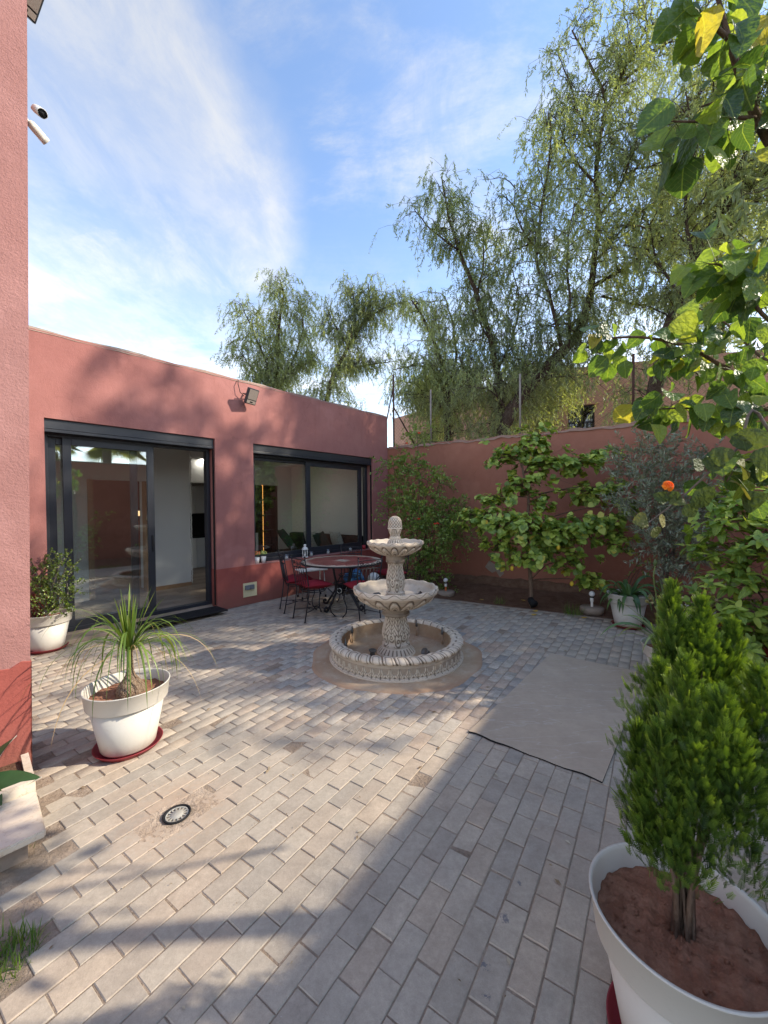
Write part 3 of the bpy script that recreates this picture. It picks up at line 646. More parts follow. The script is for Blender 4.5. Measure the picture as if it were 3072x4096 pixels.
m.add(vv, [(4 * i + k, 4 * i + 4 + k, 4 * i + 5 + k, 4 * i + 1 + k) for i in range(nn) for k in range(3)], 0, True); m.build('mortar_coping', simple('dusty_mortar', (.30, .185, .135), .95, .1, var=.3, scale=9), gw)
pts = [(2.35, .33), (2.44, .47), (2.55, .40), (2.62, .44), (2.70, .37), (2.74, .22), (2.66, .14), (2.58, .26), (2.5, .22), (2.42, .27)]
m = MB(); m.add([(x, -.012, z + .02) for x, z in pts], [tuple(range(len(pts)))[::-1]]); m.build('bare_patch', M['coping'], gw)
m = MB(); vv = []; 
for i in range(50):
    s = .2 + 6.4 * i / 49; vv += [(s, -.10 - .05 * rng.random(), -.06), (s, -.07 - .03 * rng.random(), .07 + .05 * rng.random()), (s, -.0, .13 + .05 * rng.random())]
m.add(vv, [(3 * i + k, 3 * i + 3 + k, 3 * i + 4 + k, 3 * i + 1 + k) for i in range(49) for k in range(2)], 0, True); m.build('footing', M['soil'], gw)
RW0 = RP - PT * 6.2; RWL = 6.2 + 2.95
rw = empty('side_wall', RW0, PROT, 'red side garden wall running forward past the right edge', 'wall')
m = MB(); m.box2((0, -.20, -.1), (RWL + .1, 0, BH + .05)); m.build('wall', M['backwall'], rw)
m = MB(); m.box2((0, -.23, BH + .0505), (RWL + .1, .02, BH + .085), 0, .01); m.build('mortar_coping', M['coping'], rw)
# ------------------------------------------------------------------ neighbour's house beyond the fence
M['win_dark'] = glass_mat('dark_glass', (.25, .28, .30), 2.2, .06)
nb = empty('neighbour_house', (0, 0, 0), 0, 'salmon pink neighbouring house with small dark window beyond the fence', 'building')
A = Vector((.55, 20.8, 0)); Bq = Vector((6.2, 13.7, 0)); Cq = Vector((14.5, 11.2, 0))
m = MB()
def wallq(a, b_, h0, h1, th=.3):
    d = (b_ - a).normalized(); nrm = Vector((-d.y, d.x, 0)) * th
    m.add([(a.x, a.y, -.1), (b_.x, b_.y, -.1), (b_.x, b_.y, h1), (a.x, a.y, h0), (a.x + nrm.x, a.y + nrm.y, -.1), (b_.x + nrm.x, b_.y + nrm.y, -.1), (b_.x + nrm.x, b_.y + nrm.y, h1), (a.x + nrm.x, a.y + nrm.y, h0)], [(0, 1, 2, 3), (5, 4, 7, 6), (3, 2, 6, 7), (4, 0, 3, 7), (1, 5, 6, 2)])
wallq(A, Bq, 6.15, 6.25)
# front with a window opening
d = (Cq - Bq).normalized(); L = (Cq - Bq).length; wa, wb, wz0, wz1 = .10, .92, 3.55, 4.98
def fpt(s, z): q = Bq + d * s; return (q.x, q.y, z)
def strip(s0, s1, z0, z1):
    nr = Vector((-d.y, d.x, 0)) * .3; V = [fpt(s0, z0), fpt(s1, z0), fpt(s1, z1), fpt(s0, z1)]; V += [(v[0] + nr.x, v[1] + nr.y, v[2]) for v in V]
    m.add(V, [(0, 1, 2, 3), (5, 4, 7, 6), (3, 2, 6, 7), (4, 5, 1, 0), (4, 0, 3, 7), (1, 5, 6, 2)])
strip(.0, wa, -.1, 6.25); strip(wb, L, -.1, 6.25); strip(wa, wb, -.1, wz0); strip(wa, wb, wz1, 6.25)
m.build('wall', M['neighbour'], nb)
m = MB(); nr = Vector((-d.y, d.x, 0))
def nbox(s0, s1, z0, z1, y0, y1, name, mt):
    q = MB(); q.box2((s0, y0, z0), (s1, y1, z1)); o = q.build(name, M[mt], nb, Bq, math.atan2(d.y, d.x)); return o
nbox(wa - .14, wb + .14, wz1 + .0, wz1 + .10, -.05, -.002, 'window_lintel', 'neighbour'); nbox(wa - .12, wa, wz0, wz1, -.04, -.002, 'window_surround', 'neighbour')
wn_ = nbox(wa, wb, wz0, wz1, .12, .13, 'window_pane', 'win_dark'); nbox(wa, wb, wz0, wz1, .26, .28, 'room_dark', 'black')
for (s0, s1, z0, z1) in ((wa, wa + .05, wz0, wz1), (wb - .05, wb, wz0, wz1), ((wa + wb) / 2 - .03, (wa + wb) / 2 + .03, wz0, wz1), (wa, wb, wz1 - .06, wz1)): nbox(s0, s1, z0, z1, .09, .118, 'window_frame', 'dark_metal')
for i in range(9): nbox(wa + .04 + i * .092, wa + .055 + i * .092, wz0, wz0 + .85, .02, .035, 'grille_bar', 'iron')
nbox(wa, wb, wz0 + .85, wz0 + .875, .015, .04, 'grille_bar', 'iron')
# ------------------------------------------------------------------ chain-link fence on the garden wall
def fence():
    f = empty('chain_link_fence', CORNER + Vector((0, 0, BH)), BROT, 'rusty chain-link fence on posts above the back garden wall', 'fence')
    FH = 1.15
    posts = [.10, 1.08, 3.05, 4.98, 6.5, 8.0]
    for i, s in enumerate(posts):
        h = 1.75 if i == 0 else FH + .08
        m = MB(); m.tube([(s, .09, -.06), (s + .004, .09, h)], .021, 8); m.build('post', M['rust'] if i in (0, 3) else M['post'], f)
    m = MB(); m.tube([(.10, .09, 1.45), (-.55, .5, .0)], .017, 6); m.build('brace', M['rust'], f)
    m = MB(); m.tube([(.10, .09, .98), (.62, .16, .05)], .017, 6); m.build('brace', M['rust'], f)
    wires = []
    V = []; Q = []
    step = .085; L = 8.0; r = .0016; k = 0
    def seg(a, b):
        a = np.array(a); b = np.array(b); d_ = b - a; d_ /= np.linalg.norm(d_); u_ = np.cross(d_, [0, 1, 0]); u_ /= np.linalg.norm(u_); w_ = np.cross(d_, u_)
        base = len(V) * 6; ring = [u_ * r, (-u_ * .5 + w_ * .866) * r, (-u_ * .5 - w_ * .866) * r]
        V.append(np.array([a + q for q in ring] + [b + q for q in ring])); Q.append(np.array([(0, 1, 4, 3), (1, 2, 5, 4), (2, 0, 3, 5)]) + base)
    s = -FH
    while s < L:
        for sgn in (1, -1):
            a0 = s if sgn > 0 else s + FH; a1 = a0 + sgn * FH; z0_, z1_ = .02, FH
            # clip to the fence's length
            lo, hi = .1, L; t0_, t1_ = 0., 1.
            for bnd, comp in ((lo, 1), (hi, -1)):
                fa, fb = comp * (a0 - bnd), comp * (a1 - bnd)
                if fa < 0 and fb < 0: t1_ = -1
                elif fa < 0: t0_ = max(t0_, fa / (fa - fb))
                elif fb < 0: t1_ = min(t1_, fa / (fa - fb))
            if t1_ > t0_:
                yy = .075 if sgn > 0 else .079
                seg((a0 + (a1 - a0) * t0_, yy + .01 * math.sin(s * 3), z0_ + (z1_ - z0_) * t0_), (a0 + (a1 - a0) * t1_, yy + .01 * math.sin(s * 3 + 1), z0_ + (z1_ - z0_) * t1_))
        s += step
    for z in (.05, .6, FH): seg((.1, .077, z), (L, .077, z - .01))
    link('wire_mesh', npmesh('wire_mesh', np.concatenate(V), None, np.concatenate(Q), M['wire']), f, kind='stuff')
M['rust'] = simple('rusty_iron', (.075, .036, .026), .85, .3, .2, .4, 30, .3, 120); M['post'] = simple('weathered_post', (.26, .22, .19), .8, .3, 0, .25, 20); M['wire'] = simple('rusty_wire', (.16, .11, .085), .7, .3, .3, .2, 20)
fence()
# ------------------------------------------------------------------ fountain
def stone_mat():
    m = Mat('cast_stone', (.64, .545, .43), .88, .2); w = m.pos()
    m.mix(m.ss(m.noise(3.5, 6, .65, w), .38, .70, 0, .65), (.54, .43, .315)); m.value(m.noise(30, 5, .7, w), .86, 1.12)
    m.mix(m.ss(m.noise(11, 6, .72, w), .54, .78, 0, .55), (.36, .29, .22))
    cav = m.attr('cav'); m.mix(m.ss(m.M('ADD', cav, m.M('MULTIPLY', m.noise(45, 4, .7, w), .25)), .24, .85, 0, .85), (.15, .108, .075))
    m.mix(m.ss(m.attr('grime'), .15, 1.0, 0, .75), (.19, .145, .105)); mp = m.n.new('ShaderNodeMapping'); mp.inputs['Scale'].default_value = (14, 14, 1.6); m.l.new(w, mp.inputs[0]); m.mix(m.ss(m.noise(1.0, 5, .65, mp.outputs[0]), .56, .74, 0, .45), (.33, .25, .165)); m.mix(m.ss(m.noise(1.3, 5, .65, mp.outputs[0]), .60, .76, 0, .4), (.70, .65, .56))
    m.mix(m.ss(m.voro(95, w), .20, .08, 0, .5), (.28, .225, .17))
    m.bump(m.noise(130, 5, .75, w), .55, .004); return m.done()
M['stone'] = stone_mat()
def resample(prof, n):
    p = np.array(prof, float); d = np.r_[0, np.cumsum(np.hypot(*np.diff(p, axis=0).T))]; s = np.linspace(0, d[-1], n); return np.c_[np.interp(s, d, p[:, 0]), np.interp(s, d, p[:, 1])], s / d[-1]
def carved(name, prof, n, seg, fn, parent, mat=None):
    """lathe with carving: fn(a, v, r, z) -> displacement outwards, cavity, grime (arrays)"""
    P_, v = resample(prof, n); a = np.linspace(0, 2 * PI, seg, endpoint=False)
    T = np.gradient(P_, axis=0); T /= np.linalg.norm(T, axis=1)[:, None] + 1e-9; nrm = np.c_[T[:, 1], -T[:, 0]]
    A_, V_ = np.meshgrid(a, v); Rr = np.repeat(P_[:, :1], seg, 1); Zz = np.repeat(P_[:, 1:], seg, 1)
    disp, cav, gr = fn(A_, V_, Rr, Zz); disp = disp + np.zeros_like(A_); cav = cav + np.zeros_like(A_); gr = gr + np.zeros_like(A_)
    r = Rr + disp * nrm[:, :1]; z = Zz + disp * nrm[:, 1:]
    co = np.stack([r * np.cos(A_), r * np.sin(A_), z], -1).reshape(-1, 3)
    i = np.arange(n - 1)[:, None] * seg; k = np.arange(seg)[None]; k2 = (k + 1) % seg
    q = np.stack([i + k, i + k2, i + seg + k2, i + seg + k], -1).reshape(-1, 4)
    return link(name, npmesh(name, co, None, q, mat or M['stone'], {'cav': cav.ravel(), 'grime': gr.ravel()}, True), parent)
def cell(A_, n, off=0.): return ((A_ / (2 * PI) * n + off) % 1) * 2 - 1
def line(x, w_): return np.exp(-(x / w_) ** 2)
fo = empty('fountain', FOUNT, R(8), 'cream carved stone fountain with two scalloped bowls and a round basin', 'fountain')
def f_wall(A_, V_, r, z):
    u = cell(A_, 50); v = (V_ - .22) / .62; d0 = np.hypot(u * .86, v - .02); ang = np.arctan2(u * .95, np.maximum(v, 0) + .03)
    inside = (d0 < .92 - .25 * np.abs(np.sin(ang * 2.5)) ** 2) & (v > 0) & (v < 1)
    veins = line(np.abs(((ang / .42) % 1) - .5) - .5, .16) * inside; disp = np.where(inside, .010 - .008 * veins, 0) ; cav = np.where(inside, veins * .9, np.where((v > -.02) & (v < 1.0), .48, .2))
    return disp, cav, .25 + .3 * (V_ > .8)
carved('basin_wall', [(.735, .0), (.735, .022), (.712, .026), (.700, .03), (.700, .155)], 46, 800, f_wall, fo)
def f_rim(A_, V_, r, z):
    u = cell(A_ + (V_ - .5) * .10, 36); g_ = line(1 - np.abs(u), .13); vv = (V_ - .50) / .30; ring = line(np.maximum(np.abs(u) * 1.55, np.abs(vv)) ** 1 - .78, .13) * (np.abs(vv) < 1.15)
    return -.016 * g_ - .006 * ring + .004 * np.cos(u * PI), np.clip(g_ * .95 + ring * .8, 0, 1), .08 + .35 * (V_ < .22)
tor = [(.668 + .068 * math.cos(q), .184 + .036 * math.sin(q) * (1.0)) for q in np.linspace(-PI * .62, PI * .95, 26)]
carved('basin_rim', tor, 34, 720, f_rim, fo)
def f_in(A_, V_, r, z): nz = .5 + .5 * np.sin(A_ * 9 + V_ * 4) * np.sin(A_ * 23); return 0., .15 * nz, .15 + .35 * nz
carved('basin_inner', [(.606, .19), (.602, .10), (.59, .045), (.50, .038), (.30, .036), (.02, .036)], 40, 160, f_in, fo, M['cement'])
def leaf_carve(A_, V_, n, off=0., v0=0., v1=1.):
    u = cell(A_, n, off); v = (V_ - v0) / (v1 - v0); ok = (v > 0) & (v < 1)
    wid = .82 * np.sin(np.clip(v, 0, 1) ** .55 * PI * .93 + .12) ** .6 + .08
    e_ = np.abs(u) / np.maximum(wid, .05); mid = line(u, .055); border = line(e_ - .95, .10)
    tear = line(np.hypot(u * .9, (v - .22) * 2.2) - .14, .05); ring2 = line(np.hypot(u * .85, (v - .26) * 1.6) - .38, .05) * (v < .42)
    ve = line((((v * 7.0 - np.abs(u) * 2.4) % 1) - .5), .17) * (e_ < .9) * (v > .36) * (np.abs(u) > .08)
    cav = np.clip(border + mid * (v > .34) + tear + ring2 + ve * .85, 0, 1) * ok
    return cav, ok
def f_ped(A_, V_, r, z):
    c1, ok1 = leaf_carve(A_, V_, 6, 0, .20, .86); c2, ok2 = leaf_carve(A_, V_, 6, .5, .30, .82); u = cell(A_, 6)
    use = np.abs(u) < .62; cav = np.where(use, c1, c2 * .9); base = (V_ < .15); tongue = line(np.abs(cell(A_, 26)) - .85, .2) * base * (V_ > .03) ; curl = .014 * np.exp(-((V_ - .86) / .03) ** 2) * (.4 + .6 * np.cos(u * PI) ** 2)
    return -.009 * cav + curl + .006 * np.cos(u * PI) * ((V_ > .2) & (V_ < .86)) - .006 * tongue, np.clip(cav + tongue * .9, 0, 1), np.where(V_ > .80, .85, .22)
pl_ = [(.215, .036), (.205, .06), (.165, .10), (.150, .112), (.156, .122), (.156, .142), (.138, .150), (.135, .165), (.155, .215), (.158, .26), (.145, .32), (.124, .38), (.118, .42), (.128, .45), (.148, .468), (.140, .482), (.135, .49), (.146, .50), (.152, .535)]
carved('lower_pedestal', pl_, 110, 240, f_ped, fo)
def bowl_fn(npet, amp, prof):
    p_ = np.array(prof); dl_ = np.r_[0, np.cumsum(np.hypot(*np.diff(p_, axis=0).T))]; dl_ /= dl_[-1]; VU, VT = dl_[5], dl_[9]
    def f(A_, V_, r, z):
        u = cell(A_, npet); V_ = np.where(V_ < VU, V_ / VU * .60, np.where(V_ < VT, .60 + (V_ - VU) / (VT - VU) * .20, .80 + (V_ - VT) / (1 - VT) * .2)); v = (V_ / .60 - .22) / .78
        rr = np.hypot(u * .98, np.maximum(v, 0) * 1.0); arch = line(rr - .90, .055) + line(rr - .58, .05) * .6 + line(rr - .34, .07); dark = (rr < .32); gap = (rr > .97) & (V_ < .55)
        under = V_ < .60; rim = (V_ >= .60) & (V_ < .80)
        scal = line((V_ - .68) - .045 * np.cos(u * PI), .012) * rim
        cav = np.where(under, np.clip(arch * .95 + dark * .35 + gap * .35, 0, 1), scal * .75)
        wave = amp * np.cos(u * PI) * np.exp(-((V_ - .70) / .09) ** 2)
        return np.where(under, .010 * (rr < .86) - .012 * arch, 0) + wave, cav, np.where(V_ < .05, .6, .06)
    return f
def bowl_prof(R_, z0, z1, r0):
    return [(r0, z0), (r0 + .03, z0 + .004), (R_ * .62, z0 + (z1 - z0) * .16), (R_ * .86, z0 + (z1 - z0) * .46), (R_ * .955, z0 + (z1 - z0) * .70), (R_ * .985, z0 + (z1 - z0) * .74), (R_, z0 + (z1 - z0) * .84), (R_ * .985, z1 - .004), (R_ * .955, z1), (R_ * .92, z1 - .010), (R_ * .87, z1 - (z1 - z0) * .22), (R_ * .70, z1 - (z1 - z0) * .48), (R_ * .4, z1 - (z1 - z0) * .60), (.02, z1 - (z1 - z0) * .62)]
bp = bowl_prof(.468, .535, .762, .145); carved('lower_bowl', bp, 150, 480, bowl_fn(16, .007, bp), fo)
zf = .762 - .227 * .62
pu = [(.145, zf), (.138, zf + .012), (.108, zf + .055), (.098, zf + .062), (.104, zf + .07), (.104, zf + .088), (.090, zf + .094), (.088, zf + .108), (.105, zf + .17), (.107, zf + .20), (.096, zf + .27), (.082, zf + .34), (.080, zf + .375), (.088, zf + .40), (.102, zf + .418), (.096, zf + .43), (.092, zf + .437), (.101, zf + .444), (.105, zf + .50)]
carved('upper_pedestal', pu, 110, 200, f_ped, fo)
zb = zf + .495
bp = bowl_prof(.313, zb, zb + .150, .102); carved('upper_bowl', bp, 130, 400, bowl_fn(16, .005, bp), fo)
zt = zb + .150 - .150 * .62
def f_fin(A_, V_, r, z):
    cone = V_ > .60; u = (A_ / (2 * PI) * 14); s_ = (V_ - .6) * 22; lat = np.maximum(line(((u + s_ * .5) % 1) - .5, .13), line(((u - s_ * .5) % 1) - .5, .13)) * cone * (V_ < .97)
    tong = line(np.abs(cell(A_, 18)) - .85, .22) * (V_ < .30) * (V_ > .10); c1, ok = leaf_carve(A_, V_, 5, 0, .36, .58); u5 = cell(A_, 5)
    curl = .012 * np.exp(-((V_ - .585) / .02) ** 2) * (.3 + .7 * np.cos(u5 * PI / 2) ** 2)
    return -.005 * lat - .004 * tong - .005 * c1 + curl, np.clip(lat * .75 + tong * .8 + c1, 0, 1), .12
pf = [(.100, zt), (.106, zt + .015), (.104, zt + .045), (.094, zt + .052), (.090, zt + .07), (.070, zt + .105), (.060, zt + .112), (.062, zt + .122), (.061, zt + .138), (.053, zt + .145), (.056, zt + .165), (.070, zt + .20), (.074, zt + .235), (.080, zt + .255), (.074, zt + .268), (.076, zt + .285), (.072, zt + .315), (.056, zt + .345), (.034, zt + .362), (.022, zt + .366), (.001, zt + .368)]
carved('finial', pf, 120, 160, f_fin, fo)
# apron, spouts and lamps
m = MB(); ns = 72
prof = [(.66, .010), (.90, .009), (.935, .004), (.955, -.02)]
m.lathe(prof, ns, (0, 0, 0), 0, True, fn=lambda r, z, a, i: (r + (.018 * math.sin(a * 5 + 1) + .012 * math.sin(a * 11)) * (i > 0), z))
m.build('fountain_apron', M['cement'], None, FOUNT, kind='structure')
M['dull_metal'] = simple('dull_grey_metal', (.13, .125, .115), .5, .5, .6, .25, 30)
for i, a in enumerate((200, 152, 100, 62, 20)):
    q = FOUNT + Vector((math.cos(R(a)), math.sin(R(a)), 0)) * .575
    t = empty('water_spout', q, 0, ['spout on the left inner wall of the basin', 'spout on the back left inner wall of the basin', 'spout behind the pedestal in the basin', 'spout on the back right inner wall of the basin', 'spout on the right inner wall of the basin'][i], 'spout', 'spouts round the basin')
    m = MB(); m.tube([(0, 0, .04), (0, 0, .16)], .009, 8); m.build('pipe', M['cement'], t)
    m = MB(); m.lathe([(.009, .155), (.015, .16), (.015, .20), (.009, .205), (.006, .24), (.003, .245)], 10); m.build('nozzle', M['dull_metal'], t)
def fount_lamp(loc, rot, label):
    t = empty('pond_lamp', loc, 0, label, 'lamp', 'lamps in the fountain'); t.rotation_euler = rot
    m = MB(); m.lathe([(.001, .0), (.028, .0), (.030, .012), (.026, .05), (.022, .062)], 14); m.build('body', M['dull_metal'], t)
    m = MB(); m.lathe([(.022, .055), (.040, .072), (.043, .082), (.036, .084), (.030, .078), (.001, .074)], 16); m.build('reflector', M['dull_metal'], t)
bz = .762 - .227 * .60
fount_lamp(FOUNT + Vector((-.20, -.16, bz + .012)), (R(8), R(-4), 0), 'upright grey lamp in the left of the lower bowl')
fount_lamp(FOUNT + Vector((.20, -.15, bz + .05)), (R(70), 0, R(60)), 'grey lamp lying on its side in the right of the lower bowl')
fount_lamp(FOUNT + Vector((-.26, -.22, .055)), (R(6), R(6), 0), 'grey lamp in the left of the round basin')
fount_lamp(FOUNT + Vector((.34, -.16, .07)), (R(62), 0, R(-40)), 'grey lamp tipped over in the right of the round basin')
# ------------------------------------------------------------------ mat, drain
def mat_mat():
    m = Mat('brown_rubber_mat', (.42, .335, .25), .85, .2); w = m.pos(); m.mix(m.ss(m.noise(1.6, 6, .65, w), .35, .7), (.47, .38, .285)); m.value(m.noise(7, 6, .7, w), .84, 1.14); m.value(m.noise(40, 5, .7, w), .90, 1.1)
    v = m.co('Object', (1, 5, 1), rot=(0, 0, .5)); m.mix(m.ss(m.M('ABSOLUTE', m.M('SUBTRACT', m.noise(1.6, 3, .5, v), .5)), .014, .0, 0, .6), (.52, .45, .38)); m.mix(m.ss(m.voro(9, w), .05, .02, 0, .5), (.10, .10, .06)); m.bump(m.noise(300, 3, .6, w), .3, .002); m.bump(m.noise(3, 3, .5, w), .4, .03); return m.done()
A, B_, C_, D_ = Vector((1.828, 4.39, 0)), Vector((.599, 2.882, 0)), Vector((1.281, 2.345, 0)), Vector((2.52, 3.86, 0))
m = MB(); nu, nv = 26, 16; vv = []
for i in range(nu + 1):
    for j in range(nv + 1):
        u, v = i / nu, j / nv; p = (A * (1 - u) + B_ * u) * (1 - v) + (D_ * (1 - u) + C_ * u) * v
        z = .0095 + .003 * math.sin(u * 7) * math.sin(v * 5 + 1) + .005 * math.exp(-((u - 1) / .06) ** 2) * (.5 + .5 * math.sin(v * 9))
        vv.append((p.x + .006 * math.sin(v * 17) * (u == 1), p.y + .008 * math.sin(v * 23) * (u == 1), z))
fa = [(i * (nv + 1) + j, (i + 1) * (nv + 1) + j, (i + 1) * (nv + 1) + j + 1, i * (nv + 1) + j + 1) for i in range(nu) for j in range(nv)]
m.add(vv, fa, 0, True); nv0 = len(vv)
per = [i * (nv + 1) for i in range(nu + 1)] + [nu * (nv + 1) + j for j in range(1, nv + 1)] + [i * (nv + 1) + nv for i in range(nu - 1, -1, -1)] + [j for j in range(nv - 1, 0, -1)]
lo = [(vv[k][0], vv[k][1], .0025) for k in per]; V = [vv[k] for k in per] + lo; n_ = len(per)
m.add(V, [(k, (k + 1) % n_, n_ + (k + 1) % n_, n_ + k) for k in range(n_)], 1)
m.build('rubber_mat', [mat_mat(), M['black']], None, label='large brown rubber mat lying on the pavers to the right', cat='mat')
m = MB(); vv = []
for i in range(22):
    for j in range(14):
        u, v = i / 21 - .5, j / 13 - .5; p = DRAIN + PT * (u * .40) + PN * (v * .235); dd = (p - DRAIN).length
        vv.append((p.x, p.y, -.004 + .006 * rng.random() - .012 * max(0, 1 - dd / .10)))
m.add(vv, [(i * 14 + j, (i + 1) * 14 + j, (i + 1) * 14 + j + 1, i * 14 + j + 1) for i in range(21) for j in range(13)], 0, True)
m.build('drain_surround', M['mortar'], None, kind='structure')
dr = empty('floor_drain', DRAIN + Vector((0, 0, -.004)), R(20), 'round grey plastic floor drain set in mortar among the pavers', 'drain')
m = MB(); m.lathe([(.066, -.002), (.070, .010), (.062, .012), (.058, -.001)], 36); m.build('ring', M['black'], dr)
gm = simple('grey_drain_plastic', (.36, .345, .30), .6, .4, 0, .15, 40)
m = MB(); m.lathe([(.001, .006), (.032, .006), (.034, .003)], 28); m.lathe([(.050, .003), (.051, .0065), (.057, .0065), (.058, .003)], 36)
for k in range(14): a = 2 * PI * k / 14; m.box((.042 * math.cos(a), .042 * math.sin(a), .0045), (.020, .006, .004), a)
m.build('grate', gm, dr)
m = MB(); m.lathe([(.001, .0), (.06, .0)], 24); m.build('drain_hole', M['black'], dr)
# ------------------------------------------------------------------ garden table and chairs
TC = Vector((-.69, 6.52, 0)); TR = .665; TZ = .765
def tile_mat():
    m = Mat('red_table_tile', (.26, .06, .05), .32, .5); r = m.orand(); m.ramp(r, [(0, (.20, .035, .032)), (.5, (.27, .055, .048)), (1, (.33, .085, .07))]); m.value(m.noise(60, 4, .6), .9, 1.1); return m.done()
M['tile'] = tile_mat(); M['grout'] = simple('beige_grout', (.50, .38, .29), .85, .2, 0, .12, 50); M['beige_tile'] = simple('beige_tile', (.50, .42, .31), .5, .4, 0, .2, 40)
tb = empty('garden_table', TC, R(20), 'round garden table with red mosaic tiled top and iron legs', 'table')
m = MB(); m.lathe([(.001, TZ - .03), (TR - .012, TZ - .03), (TR, TZ - .028), (TR, TZ - .002), (TR - .012, TZ - .002), (TR - .013, TZ - .006)], 72); m.build('iron_band', M['iron'], tb)
m = MB(); m.lathe([(TR - .0135, TZ - .006), (TR - .0135, TZ), (.001, TZ)], 72); m.build('mortar_bed', M['grout'], tb)
tm = MB(); tm.box((0, 0, 0), (.084, .054, .006), 0, 0, 0); tm = tm.mesh('tile', M['tile'])
for i in range(-9, 10):
    for j in range(-11, 12):
        x, y_ = i * .092 + (.046 if j % 2 else 0), j * .061; rr = max(math.hypot(x + sx * .042, y_ + sy * .027) for sx in (-1, 1) for sy in (-1, 1))
        if rr < TR - .075 and math.hypot(x, y_) > .135: link('tile', tm, tb, (x, y_, TZ + .0005), (0, 0, rng.normal(0, .012)))
bt = MB(); bt.box((0, 0, 0), (.036, .038, .006)); bt = bt.mesh('border_tile', M['beige_tile'])
for k in range(96):
    a = 2 * PI * k / 96; link('border_tile', bt, tb, ((TR - .038) * math.cos(a), (TR - .038) * math.sin(a), TZ + .0005), (0, 0, a))
sm = MB(); sm.add([(0, 0, .004), (.05, -.018, .004), (.105, 0, .004), (.05, .018, .004)], [(0, 1, 2, 3)]); sm = sm.mesh('star_tile', M['beige_tile'])
for k in range(12): link('star_tile', sm, tb, (.012 * math.cos(k * PI / 6), .012 * math.sin(k * PI / 6), TZ), (0, 0, k * PI / 6))
for k in range(4):
    a = R(35 + 90 * k); prof = [(.20, TZ - .03), (.22, .70), (.185, .55), (.14, .40), (.16, .26), (.27, .12), (.34, .03), (.385, .012), (.42, .03), (.425, .065), (.39, .08), (.365, .06)]
    m = MB(); m.tube([(r * math.cos(a), r * math.sin(a), z) for r, z in prof], [.016] * 5 + [.019] * 7, 8); m.build('leg', M['iron'], tb)
m = MB(); m.tube([(.155 * math.cos(t), .155 * math.sin(t), .40) for t in np.linspace(0, 2 * PI, 28, endpoint=False)], .009, 6, closed=True); m.build('leg_ring', M['iron'], tb)
def spiral(cx, cz, r0, turns, y, sgn=1, start=0., n=18):
    return [(cx + sgn * r0 * (1 - .72 * i / n) * math.cos(start + turns * 2 * PI * i / n), y, cz + r0 * (1 - .72 * i / n) * math.sin(start + turns * 2 * PI * i / n)) for i in range(n + 1)]
def make_chair():
    t = empty('garden_chair'); I = M['iron']
    by = lambda z: -.185 - .16 * max(0, z - .44)       # rake of the back
    for s in (-1, 1):
        m = MB(); m.tube([(s * .165, -.255, .0), (s * .168, -.215, .22), (s * .175, -.185, .44), (s * .185, by(.70), .70), (s * .19, by(.92), .92)], .0085, 8); m.sphere((s * .19, by(.93), .935), .014, 8, 6); m.lathe([(.016, 0), (.016, .008)], 8, (s * .165, -.255, 0), capb=True, capt=True); m.build('back_post', I, t)
        m = MB(); m.tube([(s * .14, .155, .43), (s * .175, .215, .36), (s * .18, .225, .28), (s * .15, .19, .16), (s * .155, .20, .07), (s * .185, .245, .008)], .0085, 8); m.lathe([(.015, 0), (.015, .008)], 8, (s * .187, .248, 0), capb=True, capt=True); m.build('front_leg', I, t)
    m = MB()
    for z, r in ((.435, .195), (.405, .175)): m.tube([(r * math.cos(a), r * math.sin(a) * .98, z) for a in np.linspace(0, 2 * PI, 30, endpoint=False)], .0075, 6, closed=True)
    m.build('seat_ring', I, t)
    for z in (.775, .885):
        m = MB(); m.tube([(x, by(z) - .012 * (1 - (x / .19) ** 2), z + (.012 * (1 - (x / .19) ** 2) if z > .8 else 0)) for x in np.linspace(-.188, .188, 9)], .0075, 6); m.build('back_rail', I, t)
    for i in range(5):
        x = -.12 + .06 * i; m = MB(); m.tube([(x * .95, -.175 - .01 * (1 - abs(x) / .12), .435), (x, by(.60) - .01, .60), (x, by(.775) - .012, .775)], .0055, 6); m.build('back_bar', I, t)
    for s in (-1, 1):
        m = MB(); yb = by(.83) - .008; m.tube(spiral(s * .045, .815, .036, 1.35, yb, s, PI / 2), .005, 6); m.tube(spiral(s * .135, .845, .032, 1.3, yb, -s, -PI / 2), .005, 6); m.tube([(s * .045, yb, .851), (s * .075, yb, .842), (s * .105, yb, .822), (s * .135, yb, .813)], .005, 6); m.build('scroll', I, t)
    for s in (-1, 1):
        m = MB(); m.tube([(s * .166, -.235, .13), (s * .10, -.11, .135), (s * .045, 0, .14), (s * .09, .10, .135), (s * .152, .192, .13)], .006, 6); m.build('stretcher', I, t)
    m = MB(); m.tube([(.045 * math.cos(a), .09 * math.sin(a), .14) for a in np.linspace(0, 2 * PI, 20, endpoint=False)], .006, 6, closed=True); m.build('stretcher_ring', I, t)
    return t
chair = make_chair(); first = True
cushion_me = pillow(.43, .43, .13).mesh('seat_cushion', M['cushion_red'])
CH = [((-1.06, 5.95), (.74, .67), 'black iron chair with its back to us, left front of the round table', 'crimson cushion on the left front iron chair'),
      ((-1.40, 6.42), (.90, .44), 'black iron chair nearest the house wall, left of the table', 'crimson cushion on the iron chair nearest the wall'),
      ((-.335, 5.80), (-.53, .85), 'black iron chair in front of the table beside the fountain', 'crimson cushion on the iron chair beside the fountain'),
      ((-.62, 7.10), (-.04, -1), 'black iron chair behind the table under the window', None),
      ((.12, 6.92), (-.87, -.49), 'black iron chair right of the table, half hidden by the fountain', 'crimson cushion on the chair half hidden by the fountain')]
